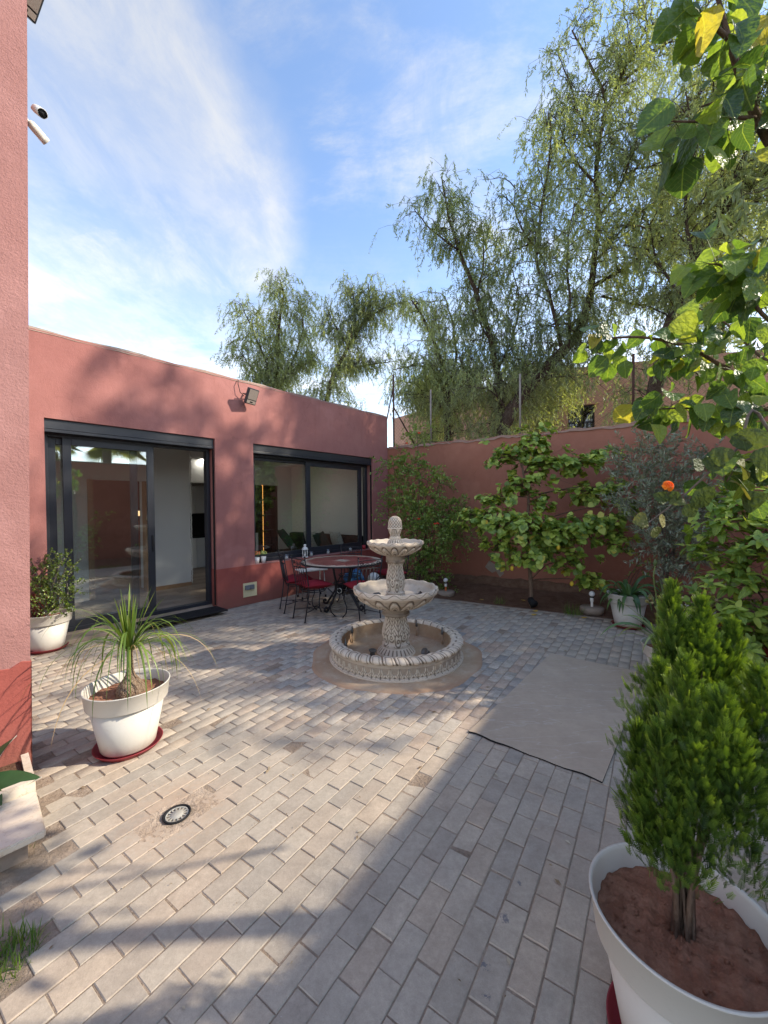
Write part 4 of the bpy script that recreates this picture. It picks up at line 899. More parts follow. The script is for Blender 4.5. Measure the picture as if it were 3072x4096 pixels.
for (x, y_), (fx, fy), lab, cl in CH:
    o = chair if first else copy_tree(chair); first = False
    o.location = (x, y_, .002); o.rotation_euler = (0, 0, math.atan2(fy, fx) - PI / 2); tag(o, lab, 'chair', 'iron chairs round the garden table')
    if cl:
        c_ = link('seat_cushion', cushion_me, None, (x, y_, .497), (rng.normal(0, .03), rng.normal(0, .03), math.atan2(fy, fx) - PI / 2 + rng.normal(0, .12)), cl, 'cushion', 'crimson seat cushions')
# white stool behind the chairs and things under the table
def gz(x, y_, z=0.): return Vector((*( (lambda q: (q.x, q.y))(gnd((1000 + x / 2.765) / K, (2120 + y_ / 2.765) / K, z))), z))
q = gz(690, 745); stl = empty('folding_stool', (q.x - .02, q.y + .05, 0), R(30), 'white topped folding stool with silver legs behind the left chairs', 'stool')
m = MB(); m.box((0, 0, .50), (.52, .32, .022), 0, 0, .008); m.build('seat', M['white_plastic'], stl)
for sx in (-1, 1):
    for sy in (-1, 1):
        m = MB(); m.tube([(sx * .2, sy * .11, .49), (sx * .22, sy * .13, .0)], .011, 8); m.build('leg', M['steel'], stl)
        m = MB(); m.lathe([(.017, 0), (.015, .04), (.012, .045)], 10, (sx * .22, sy * .13, 0), capb=True); m.build('foot', M['black'], stl)
q = Vector((-.55, 7.55, 0)); cart = empty('toy_cart', q, R(-12), 'low black toy cart with white wheel under the table', 'cart')
m = MB(); m.box((0, 0, .16), (.62, .26, .05), 0, 0, .01); m.build('deck', M['black'], cart)
for (sx, sy) in ((-.27, -.15), (.27, -.15), (-.27, .15), (.27, .15)):
    w_ = MB(); w_.tube([(sx, sy - .015, .075), (sx, sy + .015, .075)], .075, 20); wo = w_.build('wheel', M['black'], cart)
    w_ = MB(); w_.tube([(sx + .046 * math.cos(a), sy - .018, .075 + .046 * math.sin(a)) for a in np.linspace(0, 2 * PI, 22, endpoint=False)], .008, 6, closed=True); w_.build('rim', M['white_plastic'], wo)
def bagmat():
    m = Mat('blue_bag', (.03, .13, .30), .5, .4); m.mix(m.ss(m.noise(9, 3, .6), .48, .56), (.12, .33, .52)); m.mix(m.ss(m.noise(14, 3, .6), .62, .68), (.45, .5, .55)); m.bump(m.noise(20, 5, .7), .6, .02); return m.done()
m = MB(); m.sphere((0, 0, 0), .2, 20, 12, (1.0, .62, .72))
for i, v in enumerate(m.v): m.v[i] = (v[0] * (1 + .07 * math.sin(v[2] * 30 + v[0] * 17)), v[1], max(v[2], -.11) + .03 * math.sin(v[0] * 21))
m.build('blue_bag', bagmat(), None, q + Vector((-.03, 0, .305)), R(10), 'crumpled blue printed bag on the toy cart under the table', 'bag')
m = MB(); m.sphere((0, 0, 0), .115, 24, 14); m.build('white_ball', M['white_plastic'], None, Vector((-.20, 7.42, .30)), 0, 'white ball on a box behind the table', 'ball')
m = MB(); m.box((0, 0, .092), (.26, .24, .184), R(14), 0, .008); m.build('red_box', simple('red_box', (.30, .02, .02), .5), None, Vector((-.20, 7.42, 0)), 0, 'red box under the white ball behind the table', 'box')
# things on the window sill
def sill(s, y=.07): return fl(s, y, WH0 + .0125)
M['cer'] = simple('white_ceramic', (.72, .70, .66), .35, .5, 0, .04, 20)
def tiny_leafball(n, r, cz, size, seed=1):
    g_ = np.random.default_rng(seed); V = []; T = []
    for i in range(n):
        d_ = g_.normal(size=3); d_ /= np.linalg.norm(d_); d_[2] = abs(d_[2]) * .8; c_ = d_ * r * g_.uniform(.55, 1); c_[2] += cz; u_ = np.cross(d_, g_.normal(size=3)); u_ /= np.linalg.norm(u_) + 1e-6; w_ = np.cross(d_, u_)
        b0 = len(V); V += [c_ - u_ * size, c_ + w_ * size * .6 + d_ * size * .3, c_ + u_ * size, c_ - w_ * size * .6 + d_ * size * .3]; T.append((b0, b0 + 1, b0 + 2, b0 + 3))
    return np.array(V), np.array(T)
M['leaf_small'] = simple('small_green_leaf', (.10, .20, .05), .6, .3, 0, .3, 30); M['fl_orange'] = simple('orange_petal', (.75, .22, .08), .6, .3, 0, .2, 30); M['fl_yellow'] = simple('yellow_green_petal', (.50, .52, .16), .6, .3, 0, .2, 30)
for i, (s, fm, lab) in enumerate(((.70, 'fl_orange', 'small white pot with orange flowers at the left end of the sill'), (.83, 'fl_yellow', 'small white pot with yellow-green flowers second on the sill'))):
    t = empty('flower_pot', sill(s, .05 - .0 * i), 0, lab, 'flower pot', 'little flower pots on the sill')
    m = MB(); m.lathe([(.001, 0), (.036, 0), (.047, .11), (.043, .11), (.034, .02)], 18); m.build('pot', M['cer'], t)
    V, T_ = tiny_leafball(70, .07, .15, .016, i); link('leaves', npmesh('leaves', V, None, T_, M['leaf_small']), t)
    V, T_ = tiny_leafball(60, .075, .165, .015, i + 9); link('flowers', npmesh('flowers', V, None, T_, M[fm]), t)
ln = empty('lantern', sill(1.74, .04), FROT, 'white metal lantern with domed top standing on the sill', 'lantern')
m = MB(); m.lathe([(.001, 0), (.062, 0), (.064, .012), (.052, .016), (.001, .016)], 6, smooth=False); m.build('base', M['cer'], ln)
m = MB(); [m.tube([(.050 * math.cos(a), .050 * math.sin(a), .015), (.050 * math.cos(a), .050 * math.sin(a), .15)], .005, 5) for a in np.linspace(0, 2 * PI, 6, endpoint=False)]; m.build('bars', M['cer'], ln)
m = MB(); m.lathe([(.062, .148), (.064, .158), (.045, .19), (.022, .205), (.022, .222), (.030, .232), (.022, .25), (.001, .256)], 18); m.build('roof', M['cer'], ln)
m = MB(); m.lathe([(.001, .016), (.022, .016), (.022, .07), (.001, .07)], 14); m.build('candle', M['cer'], ln)
for s, y_, lab, col in ((1.90, .05, 'glass candle jar right beside the white lantern', 'cer'), (2.36, .07, 'glass candle jar in the middle of the sill', 'cer'), (3.02, .09, 'glass candle jar behind the far chair on the sill', 'cer'), (3.45, .09, 'red glass candle jar at the right end of the sill', 'redc'), (1.32, .05, 'pale candle jar between flower pots and lantern', 'cer')):
    if col == 'redc': M['redc'] = simple('red_wax', (.35, .02, .03), .4)
    t = empty('candle_jar', sill(s, y_), 0, lab, 'candle', 'candle jars on the sill')
    m = MB(); m.lathe([(.001, .001), (.036, .001), (.039, .095), (.036, .095), (.033, .008)], 20); m.build('jar', M['jarglass'] if col == 'cer' else M['redc'], t)
    m = MB(); m.lathe([(.001, .008), (.032, .008), (.032, .055), (.001, .055)], 16); m.build('wax', M[col], t)
# ------------------------------------------------------------------ planters
def pot_white():
    m = Mat('white_pot_plastic', (.56, .535, .475), .48, .4); w = m.co(); m.value(m.noise(2.5, 5, .6, w), .95, 1.04); m.mix(m.ss(m.noise(9, 6, .72, w), .54, .80, 0, .5), (.44, .37, .28)); sp = m.n.new('ShaderNodeSeparateXYZ'); m.l.new(w, sp.inputs[0]); m.mix(m.ss(m.M('ADD', sp.outputs[2], m.M('MULTIPLY', m.noise(12, 5, .7, w), .10)), .13, .05, 0, .45), (.40, .30, .21)); m.mix(m.ss(m.noise(60, 3, .6, m.co('Object', (1, 1, 6))), .66, .72, 0, .35), (.36, .32, .27)); m.mix(m.ss(m.voro(26, w), .06, .03, 0, .35), (.30, .26, .22)); m.bump(m.noise(25, 4, .6, w), .12, .004); return m.done()
M['pot'] = pot_white(); M['saucer'] = simple('red_saucer', (.26, .030, .040), .5, .4, 0, .2, 14)
POTS = {}
def planter(key, x, y_, Rt, H, label, slabel=None, mat='pot', tilt=0., sauc=True):
    z0 = .02 if sauc else .004
    t = empty('plant_pot', (x, y_, z0), rng.uniform(0, 6), label, 'plant pot', 'white plant pots' if mat == 'pot' else None)
    t.rotation_euler = (tilt, 0, t.rotation_euler[2])
    m = MB(); m.lathe([(.001, 0), (.60 * Rt, 0), (.635 * Rt, .012), (.86 * Rt, .735 * H), (.83 * Rt, .735 * H)], 56); m.build('body', M[mat], t)
    m = MB(); m.lathe([(.845 * Rt, .725 * H), (.925 * Rt, .728 * H), (.935 * Rt, .738 * H), (.985 * Rt, .985 * H), (1.0 * Rt, .99 * H), (1.0 * Rt, H), (.965 * Rt, H), (.95 * Rt, .97 * H), (.84 * Rt, .70 * H), (.80 * Rt, .55 * H)], 72); m.build('rim', M[mat], t)
    g_ = MB(); nr, na = (30, 110) if key == 'thuja' else (12, 48); vv = [(0, 0, H * .84)]; sx_ = rng.uniform(0, 9)
    for i in range(1, nr + 1):
        for k in range(na):
            r = .925 * Rt * i / nr; a = 2 * PI * k / na; vv.append((r * math.cos(a), r * math.sin(a), H * .83 + .008 * rng.random() + .007 * math.sin(r * math.cos(a) * 40 + sx_) * math.sin(r * math.sin(a) * 47 + 2 * sx_) + .006 * math.sin(r * math.cos(a) * 95) * math.sin(r * math.sin(a) * 110) - .010 * (i == nr)))
    g_.add(vv, [(0, 1 + k, 1 + (k + 1) % na) for k in range(na)] + [(1 + (i - 1) * na + k, 1 + i * na + k, 1 + i * na + (k + 1) % na, 1 + (i - 1) * na + (k + 1) % na) for i in range(1, nr) for k in range(na)], 0, True); g_.build('soil', M['potsoil'], t)
    cl = MB()
    for _ in range(170 if key == 'thuja' else 40):
        r = .86 * Rt * math.sqrt(rng.random()); a = rng.uniform(0, 2 * PI); q = .0018 + .006 * rng.random() ** 3; cl.sphere((r * math.cos(a), r * math.sin(a), H * .835 + q * .5), q, 6, 4, (1, rng.uniform(.6, 1.2), .8))
    for i, v in enumerate(cl.v): cl.v[i] = tuple(c + rng.normal(0, .0006) for c in v)
    cl.build('soil_clods', M['potsoil'], t, kind='stuff')
    if sauc:
        s = MB(); s.lathe([(.001, .002), (.70 * Rt, .002), (.78 * Rt, .034), (.80 * Rt, .036), (.79 * Rt, .030), (.71 * Rt, .010), (.001, .010)], 56); s.build('saucer', M['saucer'], None, (x, y_, .004), 0, slabel, 'saucer', 'red plant saucers')
    POTS[key] = Vector((x, y_, z0 + H * .84))
planter('pony', -1.79, 2.755, .262, .425, 'white pot holding the ponytail palm', 'red saucer under the ponytail palm pot')
planter('box', -3.98, 4.69, .245, .42, 'white pot with boxwood beside the sliding door', 'red saucer under the boxwood pot')
planter('thuja', .874, 1.17, .246, .425, 'big white pot at the lower right corner', 'red saucer under the pot at the lower right corner')
planter('agap', 3.27, 5.36, .25, .43, 'white pot with dark strap leaves by the back bed', 'red saucer under the pot by the back bed')
planter('spider', 2.62, 3.62, .25, .36, 'white pot partly hidden behind the conifer', 'red saucer behind the conifer', sauc=False)
planter('jade', 3.47, 4.52, .225, .45, 'white pot of the jade plant right of the strap-leaved pots', None, sauc=False)
# terracotta pot with pierced pattern, on a concrete block
m = MB(); m.box((0, 0, .10), (.56, .56, .20), 0, 0, .02); m.build('concrete_block', M['coping'], None, (3.50, 3.74, -.03), R(20), 'low concrete block under the terracotta pot', 'block')
M['terra'] = simple('red_terracotta', (.27, .055, .038), .75, .3, 0, .22, 12, .3, 80)
t = empty('terracotta_pot', (3.50, 3.74, .172), 0, 'red terracotta pot with star shaped cut-outs at the right edge', 'plant pot')
m = MB(); m.lathe([(.001, 0), (.22, 0), (.235, .012), (.235, .03), (.215, .036), (.195, .036), (.001, .03)], 40); m.build('base_dish', M['terra'], t)
m = MB(); m.lathe([(.001, .037), (.16, .037), (.225, .30), (.245, .31), (.245, .335), (.225, .335), (.20, .30), (.001, .29)], 48); m.build('body', M['terra'], t)
for k in range(14):
    for row, (z, r) in enumerate(((.11, .181), (.19, .201), (.26, .218))):
        a = 2 * PI * (k + .5 * (row % 2)) / 14; pts = []
        for q in range(8):
            rr = .020 if q % 2 == 0 else .009; pts.append((math.cos(2 * PI * q / 8) * rr, math.sin(2 * PI * q / 8) * rr))
        nrm = Vector((math.cos(a), math.sin(a), -.24)); tan = Vector((-math.sin(a), math.cos(a), 0)); up = Vector((math.cos(a) * .24, math.sin(a) * .24, 1)); cc = Vector((r * math.cos(a), r * math.sin(a), z)) + nrm * .004
        if k == 0 and row == 0: cut = MB()
        cut.add([cc + tan * p[0] + up * p[1] for p in pts], [tuple(range(8))])
cut.build('cut_outs', M['black'], t)
POTS['terra'] = Vector((3.50, 3.74, .172 + .29))
# ball, bulbs, spot lamp in the bed
def ball_mat():
    m = Mat('yellow_football', (.62, .30, .03), .45, .4); return m.done()
bl = empty('football', (4.42, 5.10, .12), 0, 'yellow and black football lying in the bed behind the pots', 'ball')
m = MB(); m.sphere((0, 0, 0), .118, 32, 20); m.build('cover', ball_mat(), bl)
ph = (1 + 5 ** .5) / 2; ico = []
for s1 in (-1, 1):
    for s2 in (-ph, ph): ico += [(0, s1, s2), (s1, s2, 0), (s2, 0, s1)]
for v in ico:
    d_ = Vector(v).normalized(); d_.rotate(Matrix.Rotation(.5, 3, 'X') @ Matrix.Rotation(.4, 3, 'Z')); a_ = d_.orthogonal().normalized(); b_ = d_.cross(a_); mm = MB()
    ring0 = [(d_ + (a_ * math.cos(k * 2 * PI / 5) + b_ * math.sin(k * 2 * PI / 5)) * .36).normalized() * .1195 for k in range(5)]; mid = [((ring0[k] + ring0[(k + 1) % 5]) / 2).normalized() * .1195 for k in range(5)]
    mm.add([d_ * .1197] + [x for k in range(5) for x in (ring0[k], mid[k])], [(0, 1 + k, 1 + (k + 1) % 10) for k in range(10)], 0, True); mm.build('black_panel', M['black'], bl)
M['bulbw'] = simple('opal_bulb', (.75, .75, .74), .3, .5, 0, .02, 10); M['orange_pipe'] = simple('orange_conduit', (.55, .13, .04), .6)
def bulb(loc, label, orange):
    t = empty('garden_bulb', loc, 0, label, 'bulb', 'light bulbs in the back bed')
    m = MB(); m.lathe([(.001, .0), (.165, .0), (.17, .09), (.155, .105), (.001, .105)], 24); m.build('cement_base', M['coping'], t)
    m = MB(); m.lathe([(.018, .10), (.018, .19)], 12); m.build('conduit', M['orange_pipe'] if orange else M['white_plastic'], t)
    m = MB(); m.lathe([(.026, .185), (.026, .235), (.022, .245)], 14); m.build('socket', M['white_plastic'], t)
    m = MB(); m.lathe([(.028, .243), (.03, .256), (.022, .262)], 14); m.build('band', M['black'], t)
    m = MB(); m.sphere((0, 0, .30), .042, 16, 10); m.build('bulb', M['bulbw'], t)
bulb(Vector((1.14, 7.45, -.05)), 'white bulb on an orange conduit left of the lemon tree', True)
bulb(Vector((3.18, 6.12, -.03)), 'white bulb on a round cement base right of the lemon tree', False)
sp = empty('garden_spotlight', (2.36, 6.40, -.01), R(30), 'small black spotlight at the foot of the lemon tree', 'spotlight')
m = MB(); m.tube([(0, 0, 0), (0, 0, .06)], .012, 8); m.build('spike', M['black'], sp)
m = MB(); m.tube([(.03, .05, .12), (0, 0, .10), (-.03, -.07, .08)], [.05, .055, .062], 16); m.build('head', M['black'], sp)
# ------------------------------------------------------------------ plants: helpers
def leaf_mat(name, stops, trans=.35, rough=.5, spec=.4, obj=False, vein=True):
    m = Mat(name, stops[0][1], rough, spec); m.ramp(m.orand() if obj else m.attr('rnd'), stops)
    m.value(m.noise(14, 3, .5, m.pos()), .85, 1.15)
    if obj:
        sp = m.n.new('ShaderNodeSeparateXYZ'); m.l.new(m.co(), sp.inputs[0]); ax = m.M('ABSOLUTE', sp.outputs[0]); fr = m.M('ABSOLUTE', m.M('SUBTRACT', m.M('FRACT', m.M('SUBTRACT', m.M('MULTIPLY', sp.outputs[1], 6.5), m.M('MULTIPLY', ax, 5.5))), .5))
        vv_ = m.M('MAXIMUM', m.ss(ax, .026, .008), m.M('MULTIPLY', m.ss(fr, .43, .5), .5)); m.mix(m.M('MULTIPLY', vv_, .28), tuple(min(1, c * 1.9) for c in stops[-2][1])); m.bump(vv_, .25, .008); m.bump(m.noise(4, 2, .5), .35, .06)
    return m.done(trans)
def unit(a): return a / (np.linalg.norm(a, axis=-1, keepdims=True) + 1e-9)
def bases(tip, nh):
    """columns: side, tip, normal"""
    tip = unit(np.asarray(tip, float)); nh = np.asarray(nh, float); side = unit(np.cross(tip, nh)); nrm = np.cross(side, tip); return np.stack([side, tip, nrm], -1)
LANCE = (np.array([(0, 0, 0), (-.5, .42, .10), (0, 1, 0), (.5, .42, .10)]), np.array([(0, 2, 1), (0, 3, 2)]))
def ovate(fold=.10, droop=.18, w=(.0, .36, .5, .42, .24, 0), y=(0, .15, .38, .62, .84, 1.0)):
    V = []; 
    for i in range(len(y)):
        z = -droop * y[i] ** 2
        V += [(-w[i], y[i], z + fold * w[i] * 2), (0, y[i], z), (w[i], y[i], z + fold * w[i] * 2)]
    T = []
    for i in range(len(y) - 1):
        a, b = 3 * i, 3 * i + 3
        for k in (0, 1): T += [(a + k, a + k + 1, b + k + 1), (a + k, b + k + 1, b + k)]
    return np.array(V, float), np.array(T)
OVATE = ovate(); HEART = ovate(.08, .22, (.12, .46, .55, .46, .27, 0), (-.06, .10, .34, .62, .86, 1.05)); LONG = ovate(.12, .25, (.0, .16, .2, .17, .1, 0))
def instance(tpl, pos, B, size, width=None, rnd=None, grad=0.):
    V0, F0 = tpl; n = len(pos); k = len(V0); s = np.asarray(size, float).reshape(-1, 1, 1) * np.ones((n, 1, 1)); w_ = np.ones((n, 1, 1)) if width is None else np.asarray(width, float).reshape(-1, 1, 1) * np.ones((n, 1, 1))
    loc = np.repeat(V0[None], n, 0) * s; loc[:, :, :1] *= w_
    V = np.einsum('nij,nkj->nki', B, loc) + np.asarray(pos)[:, None]; F = (F0[None] + (np.arange(n) * k)[:, None, None]).reshape(-1, F0.shape[1])
    r = rng.random(n) if rnd is None else rnd
    return V.reshape(-1, 3), F, np.clip(np.repeat(r, k) + grad * np.tile(V0[:, 1] - .4, n), 0, 1)
def leaf_mesh(name, chunks, mat):
    V = []; F = []; A_ = []; off = 0
    for v, f, a in chunks: V.append(v); F.append(f + off); A_.append(a); off += len(v)
    F = np.concatenate(F)
    return npmesh(name, np.concatenate(V), F if F.shape[1] == 3 else None, F if F.shape[1] == 4 else None, mat, {'rnd': np.concatenate(A_)})
def leaf_objects(name, tpl, pos, B, size, mat, parent, width=1.):
    me = []
    for k, c1, c2, tw in ((.9, .5, .10, .5), (1, -.35, -.08, -.6), (1.12, .15, .16, .2), (.95, .9, .0, -.2), (1.05, -.1, .2, .9)):
        v = tpl[0] * np.array([width * k, 1, 1]); v[:, 2] += c1 * v[:, 0] ** 2 + c2 * np.sin(v[:, 1] * 5 + v[:, 0] * 2) * .5 + tw * v[:, 0] * v[:, 1] * .4; v[:, 0] += .05 * tw * v[:, 1] ** 2; me.append(npmesh(name, v, tpl[1], None, mat, {'rnd': np.zeros(len(v))}, True))
    for i in range(len(pos)):
        o = bpy.data.objects.new(name, me[i % 5]); COL.objects.link(o); o.parent = parent
        m4 = Matrix(B[i].tolist()).to_4x4() @ Matrix.Scale(float(size[i]), 4); m4.translation = Vector(pos[i]); o.matrix_local = m4
def bark(name, c1, c2, sc_=14):
    m = Mat(name, c1, .95, .1); v = m.co('Object', (1, 1, .3)); m.mix(m.ss(m.noise(sc_, 6, .7, v), .35, .65), c2); m.bump(m.noise(sc_ * 1.5, 6, .7, v), .9, .03); return m.done()
M['bark_dark'] = bark('dark_pepper_bark', (.060, .038, .028), (.105, .075, .055)); M['bark_grey'] = bark('grey_bark', (.20, .17, .14), (.27, .235, .20), 40); M['bark_brown'] = bark('brown_bark', (.16, .105, .075), (.23, .16, .115), 50); M['green_stem'] = simple('green_stem', (.14, .19, .06), .6, .3, 0, .2, 40)
def smooth_path(pts, n):
    P_ = np.array([list(p) for p in pts], float)
    if len(P_) < 3: t = np.linspace(0, 1, n)[:, None]; return P_[0] * (1 - t) + P_[-1] * t
    Q = np.vstack([2 * P_[0] - P_[1], P_, 2 * P_[-1] - P_[-2]]); out = []; m_ = len(P_) - 1
    for t in np.linspace(0, m_ - 1e-6, n):
        i = int(t); f = t - i; a, b, c, d = Q[i], Q[i + 1], Q[i + 2], Q[i + 3]
        out.append(.5 * ((2 * b) + (-a + c) * f + (2 * a - 5 * b + 4 * c - d) * f ** 2 + (-a + 3 * b - 3 * c + d) * f ** 3))
    return np.array(out)
def thin_tubes(name, segs, mat, parent, kind='stuff'):
    """segs: list of (points array, r0, r1); three-sided tubes joined in one mesh"""
    V = []; Q = []; off = 0
    for P_, r0, r1 in segs:
        n = len(P_); d = unit(np.gradient(P_, axis=0)); u = unit(np.cross(d, np.array([.31, .17, .94]))); w_ = np.cross(d, u); rr = np.linspace(r0, r1, n)[:, None]
        ring = np.stack([P_ + (u * math.cos(a) + w_ * math.sin(a)) * rr for a in (0, 2.094, 4.189)], 1).reshape(-1, 3); V.append(ring)
        i = np.arange(n - 1)[:, None] * 3; k = np.arange(3)[None]; k2 = (k + 1) % 3; Q.append(np.stack([i + k, i + k2, i + 3 + k2, i + 3 + k], -1).reshape(-1, 4) + off); off += n * 3
    return link(name, npmesh(name, np.concatenate(V), None, np.concatenate(Q), mat, None, True), parent, kind=kind)
# ------------------------------------------------------------------ pepper trees beyond the wall
M['pepper'] = leaf_mat('pepper_leaf', [(0, (.16, .20, .12)), (.4, (.24, .29, .165)), (.75, (.33, .385, .215)), (1, (.42, .46, .25))], .5, .5, .3)
def pepper_tree(label, limbs, seed, depth_spread=1.0, nsub=8., lsub=(.6, 1.5), nspray=6, leaf=.11, f0=.25, per=20):
    g_ = np.random.default_rng(seed); root = limbs[0][0][0]; base = Vector((root[0], root[1], -.08))
    t = empty('pepper_tree', base, 0, label, 'tree', 'feathery pepper trees beyond the wall'); b0 = np.array(base)
    twigs = []; S0 = []; SD = []; SL = []
    for li, (pts, r0, r1) in enumerate(limbs):
        P_ = smooth_path(pts, 6 * len(pts)) - b0
        if li == 0: P_ = np.vstack([[0, 0, 0], P_[1:]])
        P_ += np.sin(np.arange(len(P_))[:, None] * np.array([.9, .7, .5]) + li) * .012; r0 *= .82 if li == 0 else .62; r1 *= .7
        m = MB(); m.tube([Vector(p) for p in P_], list(np.linspace(r0, r1, len(P_))), 9); m.build('trunk' if li == 0 else 'limb', M['bark_dark'], t)
        d = np.r_[0, np.cumsum(np.linalg.norm(np.diff(P_, axis=0), axis=1))]; L = d[-1]; n = max(2, int(L * nsub * .92))
        start = f0 if li == 0 else .05
        for k in range(n):
            s = L * (start + (1 - start) * (k + g_.random()) / n); p = np.array([np.interp(s, d, P_[:, c]) for c in range(3)]); az = g_.uniform(0, 2 * PI); up = g_.uniform(.0, 1.3)
            l = g_.uniform(*lsub) * 1.25 * (1.0 - .35 * s / L); dr = unit(np.array([math.cos(az), math.sin(az) * depth_spread, up])); tt = np.linspace(0, 1, 7)[:, None]
            C = p + dr * l * tt + np.array([0, 0, -.50]) * l * tt ** 2.2; C[1:] += g_.normal(0, .02, (6, 3)); twigs.append((C, .004 + .011 * l, .003))
            for q in range(nspray + 3):
                f = g_.uniform(.25, 1); c0_ = np.array([np.interp(f, tt[:, 0], C[:, a]) for a in range(3)]); c_ = c0_ + g_.normal(0, .20, 3) * np.array([1, depth_spread, .7]) + np.array([0, 0, .05]); twigs.append((np.array([c0_, (c0_ + c_) / 2 + np.array([0, 0, .03]), c_]), .004, .002)); S0.append(c_); lat = g_.normal(0, .38, 3); lat[2] = 0
                SD.append(unit(np.array([0, 0, -1.0]) + lat + dr * .25)); SL.append(g_.uniform(.20, .60))
    S0 = np.array(S0); SD = np.array(SD); SL = np.array(SL); ch = []
    for k in range(per):
        f = (k + .5 + g_.uniform(-.4, .4, len(S0))) / per; pos = S0 + SD * (SL * f)[:, None] + np.array([0, 0, -.10]) * (SL * f ** 2)[:, None]
        tip = SD * .7 + g_.normal(0, .60, (len(S0), 3)) + np.array([0, 0, -.45]); B = bases(tip, g_.normal(size=(len(S0), 3)))
        tone = np.clip(.5 + .30 * np.sin(S0[:, 0] * 1.3 + S0[:, 2] * .9 + seed) + g_.normal(0, .22, len(S0)), 0, 1)
        ch.append(instance(LANCE, pos, B, leaf * g_.uniform(.6, 1.2, len(S0)), .19, tone))
    twigs += [(S0[i] + SD[i] * SL[i] * np.linspace(0, 1, 3)[:, None], .003, .0015) for i in range(0, len(S0), 2)]
    thin_tubes('twigs', twigs, M['bark_dark'], t)
    link('foliage', leaf_mesh('foliage', ch, M['pepper']), t, kind='stuff')
    return t
def path(depths, *pts):
    ds = np.interp(np.linspace(0, 1, len(pts)), np.linspace(0, 1, len(depths)), depths); return [tuple(at(x, y, d)) for (x, y), d in zip(pts, ds)]
dA = 15.
pepper_tree('pepper tree farthest left above the flat roof', [(path([dA], (600, 880), (598, 800), (603, 700), (612, 640), (605, 605)), .10, .02), (path([dA, dA - .6], (596, 850), (570, 770), (540, 700), (520, 655)), .07, .02), (path([dA, dA + .6], (602, 840), (640, 760), (655, 700), (640, 640)), .07, .02), (path([dA, dA - .4], (590, 850), (540, 790), (505, 740)), .05, .015), (path([dA], (604, 830), (655, 790), (690, 760)), .04, .015)], 1, nsub=12, lsub=(.5, 1.15), nspray=7)
dB = 14.
pepper_tree('pepper tree second from left, leaning right behind the roof corner', [(path([dB], (700, 880), (725, 800), (765, 730), (798, 670), (795, 615)), .11, .025), (path([dB, dB - .5], (752, 750), (722, 700), (705, 665)), .05, .015), (path([dB, dB + .5], (790, 690), (840, 660), (880, 655)), .05, .015), (path([dB], (730, 800), (790, 790), (850, 780)), .05, .015), (path([dB], (770, 725), (765, 660), (760, 620)), .04, .015)], 2, nsub=12, lsub=(.5, 1.15), nspray=7)
dC = 11.
pepper_tree('slender pepper tree with sawn trunk top behind the fence', [(path([dC], (967, 960), (966, 880), (962, 815), (940, 745), (915, 690), (885, 640)), .13, .02), (path([dC, dC + .5], (966, 850), (985, 770), (975, 690), (960, 640)), .07, .02), (path([dC, dC - .4], (962, 830), (930, 800), (890, 790), (850, 800)), .05, .015), (path([dC], (970, 850), (1010, 800), (1030, 760)), .04, .015), (path([dC], (966, 890), (920, 855), (875, 850)), .03, .012), (path([dC, dC - .4], (966, 900), (1010, 870), (1045, 868)), .03, .012), (path([dC, dC + 1], (966, 890), (940, 845), (905, 825)), .03, .012)], 3, nsub=8, lsub=(.5, 1.3), nspray=6)
dD = 10.
pepper_tree('big leaning pepper tree with tall crown behind the garden wall', [
    (path([dD], (1080, 935), (1130, 850), (1200, 775), (1248, 722), (1275, 640)), .21, .13), (path([dD, dD + .5], (1275, 640), (1291, 480), (1289, 340), (1308, 225), (1270, 130), (1235, 65)), .12, .025),
    (path([dD, dD - .7], (1288, 480), (1345, 390), (1375, 300), (1390, 230)), .06, .02), (path([dD + .3, dD], (1300, 260), (1350, 150), (1395, 60), (1410, 10)), .06, .02), (path([dD, dD + .8], (1278, 620), (1400, 545), (1550, 415), (1640, 350)), .08, .03),
    (path([dD, dD - .5], (1215, 760), (1190, 650), (1160, 560), (1172, 440), (1190, 310), (1185, 245)), .08, .02), (path([dD], (1175, 560), (1120, 480), (1110, 400)), .04, .015), (path([dD, dD - .8], (1230, 740), (1230, 640), (1225, 540), (1240, 440)), .06, .02),
    (path([dD], (1289, 400), (1230, 330), (1200, 250)), .05, .015), (path([dD], (1300, 640), (1400, 660), (1480, 640)), .05, .015), (path([dD], (1295, 330), (1245, 230), (1225, 150)), .04, .015), (path([dD + .3, dD + .3], (1330, 190), (1440, 90), (1520, 20), (1560, -40)), .05, .02), (path([dD, dD - .6], (1350, 390), (1430, 300), (1490, 230), (1530, 170)), .05, .02), (path([dD, dD + .4], (1290, 560), (1370, 470), (1440, 420), (1500, 330)), .05, .02), (path([dD], (1400, 60), (1380, -40)), .03, .015), (path([dD, dD + .5], (1140, 840), (1185, 815), (1250, 815)), .03, .012), (path([dD, dD - .3], (1100, 890), (1060, 845), (1010, 835)), .03, .012), (path([dD, dD + .8], (1160, 820), (1130, 780), (1090, 780)), .03, .012), (path([dD], (1240, 730), (1290, 760), (1350, 775)), .03, .012)], 4, nsub=8.0, lsub=(.6, 1.45), nspray=7)
dE = 10.6
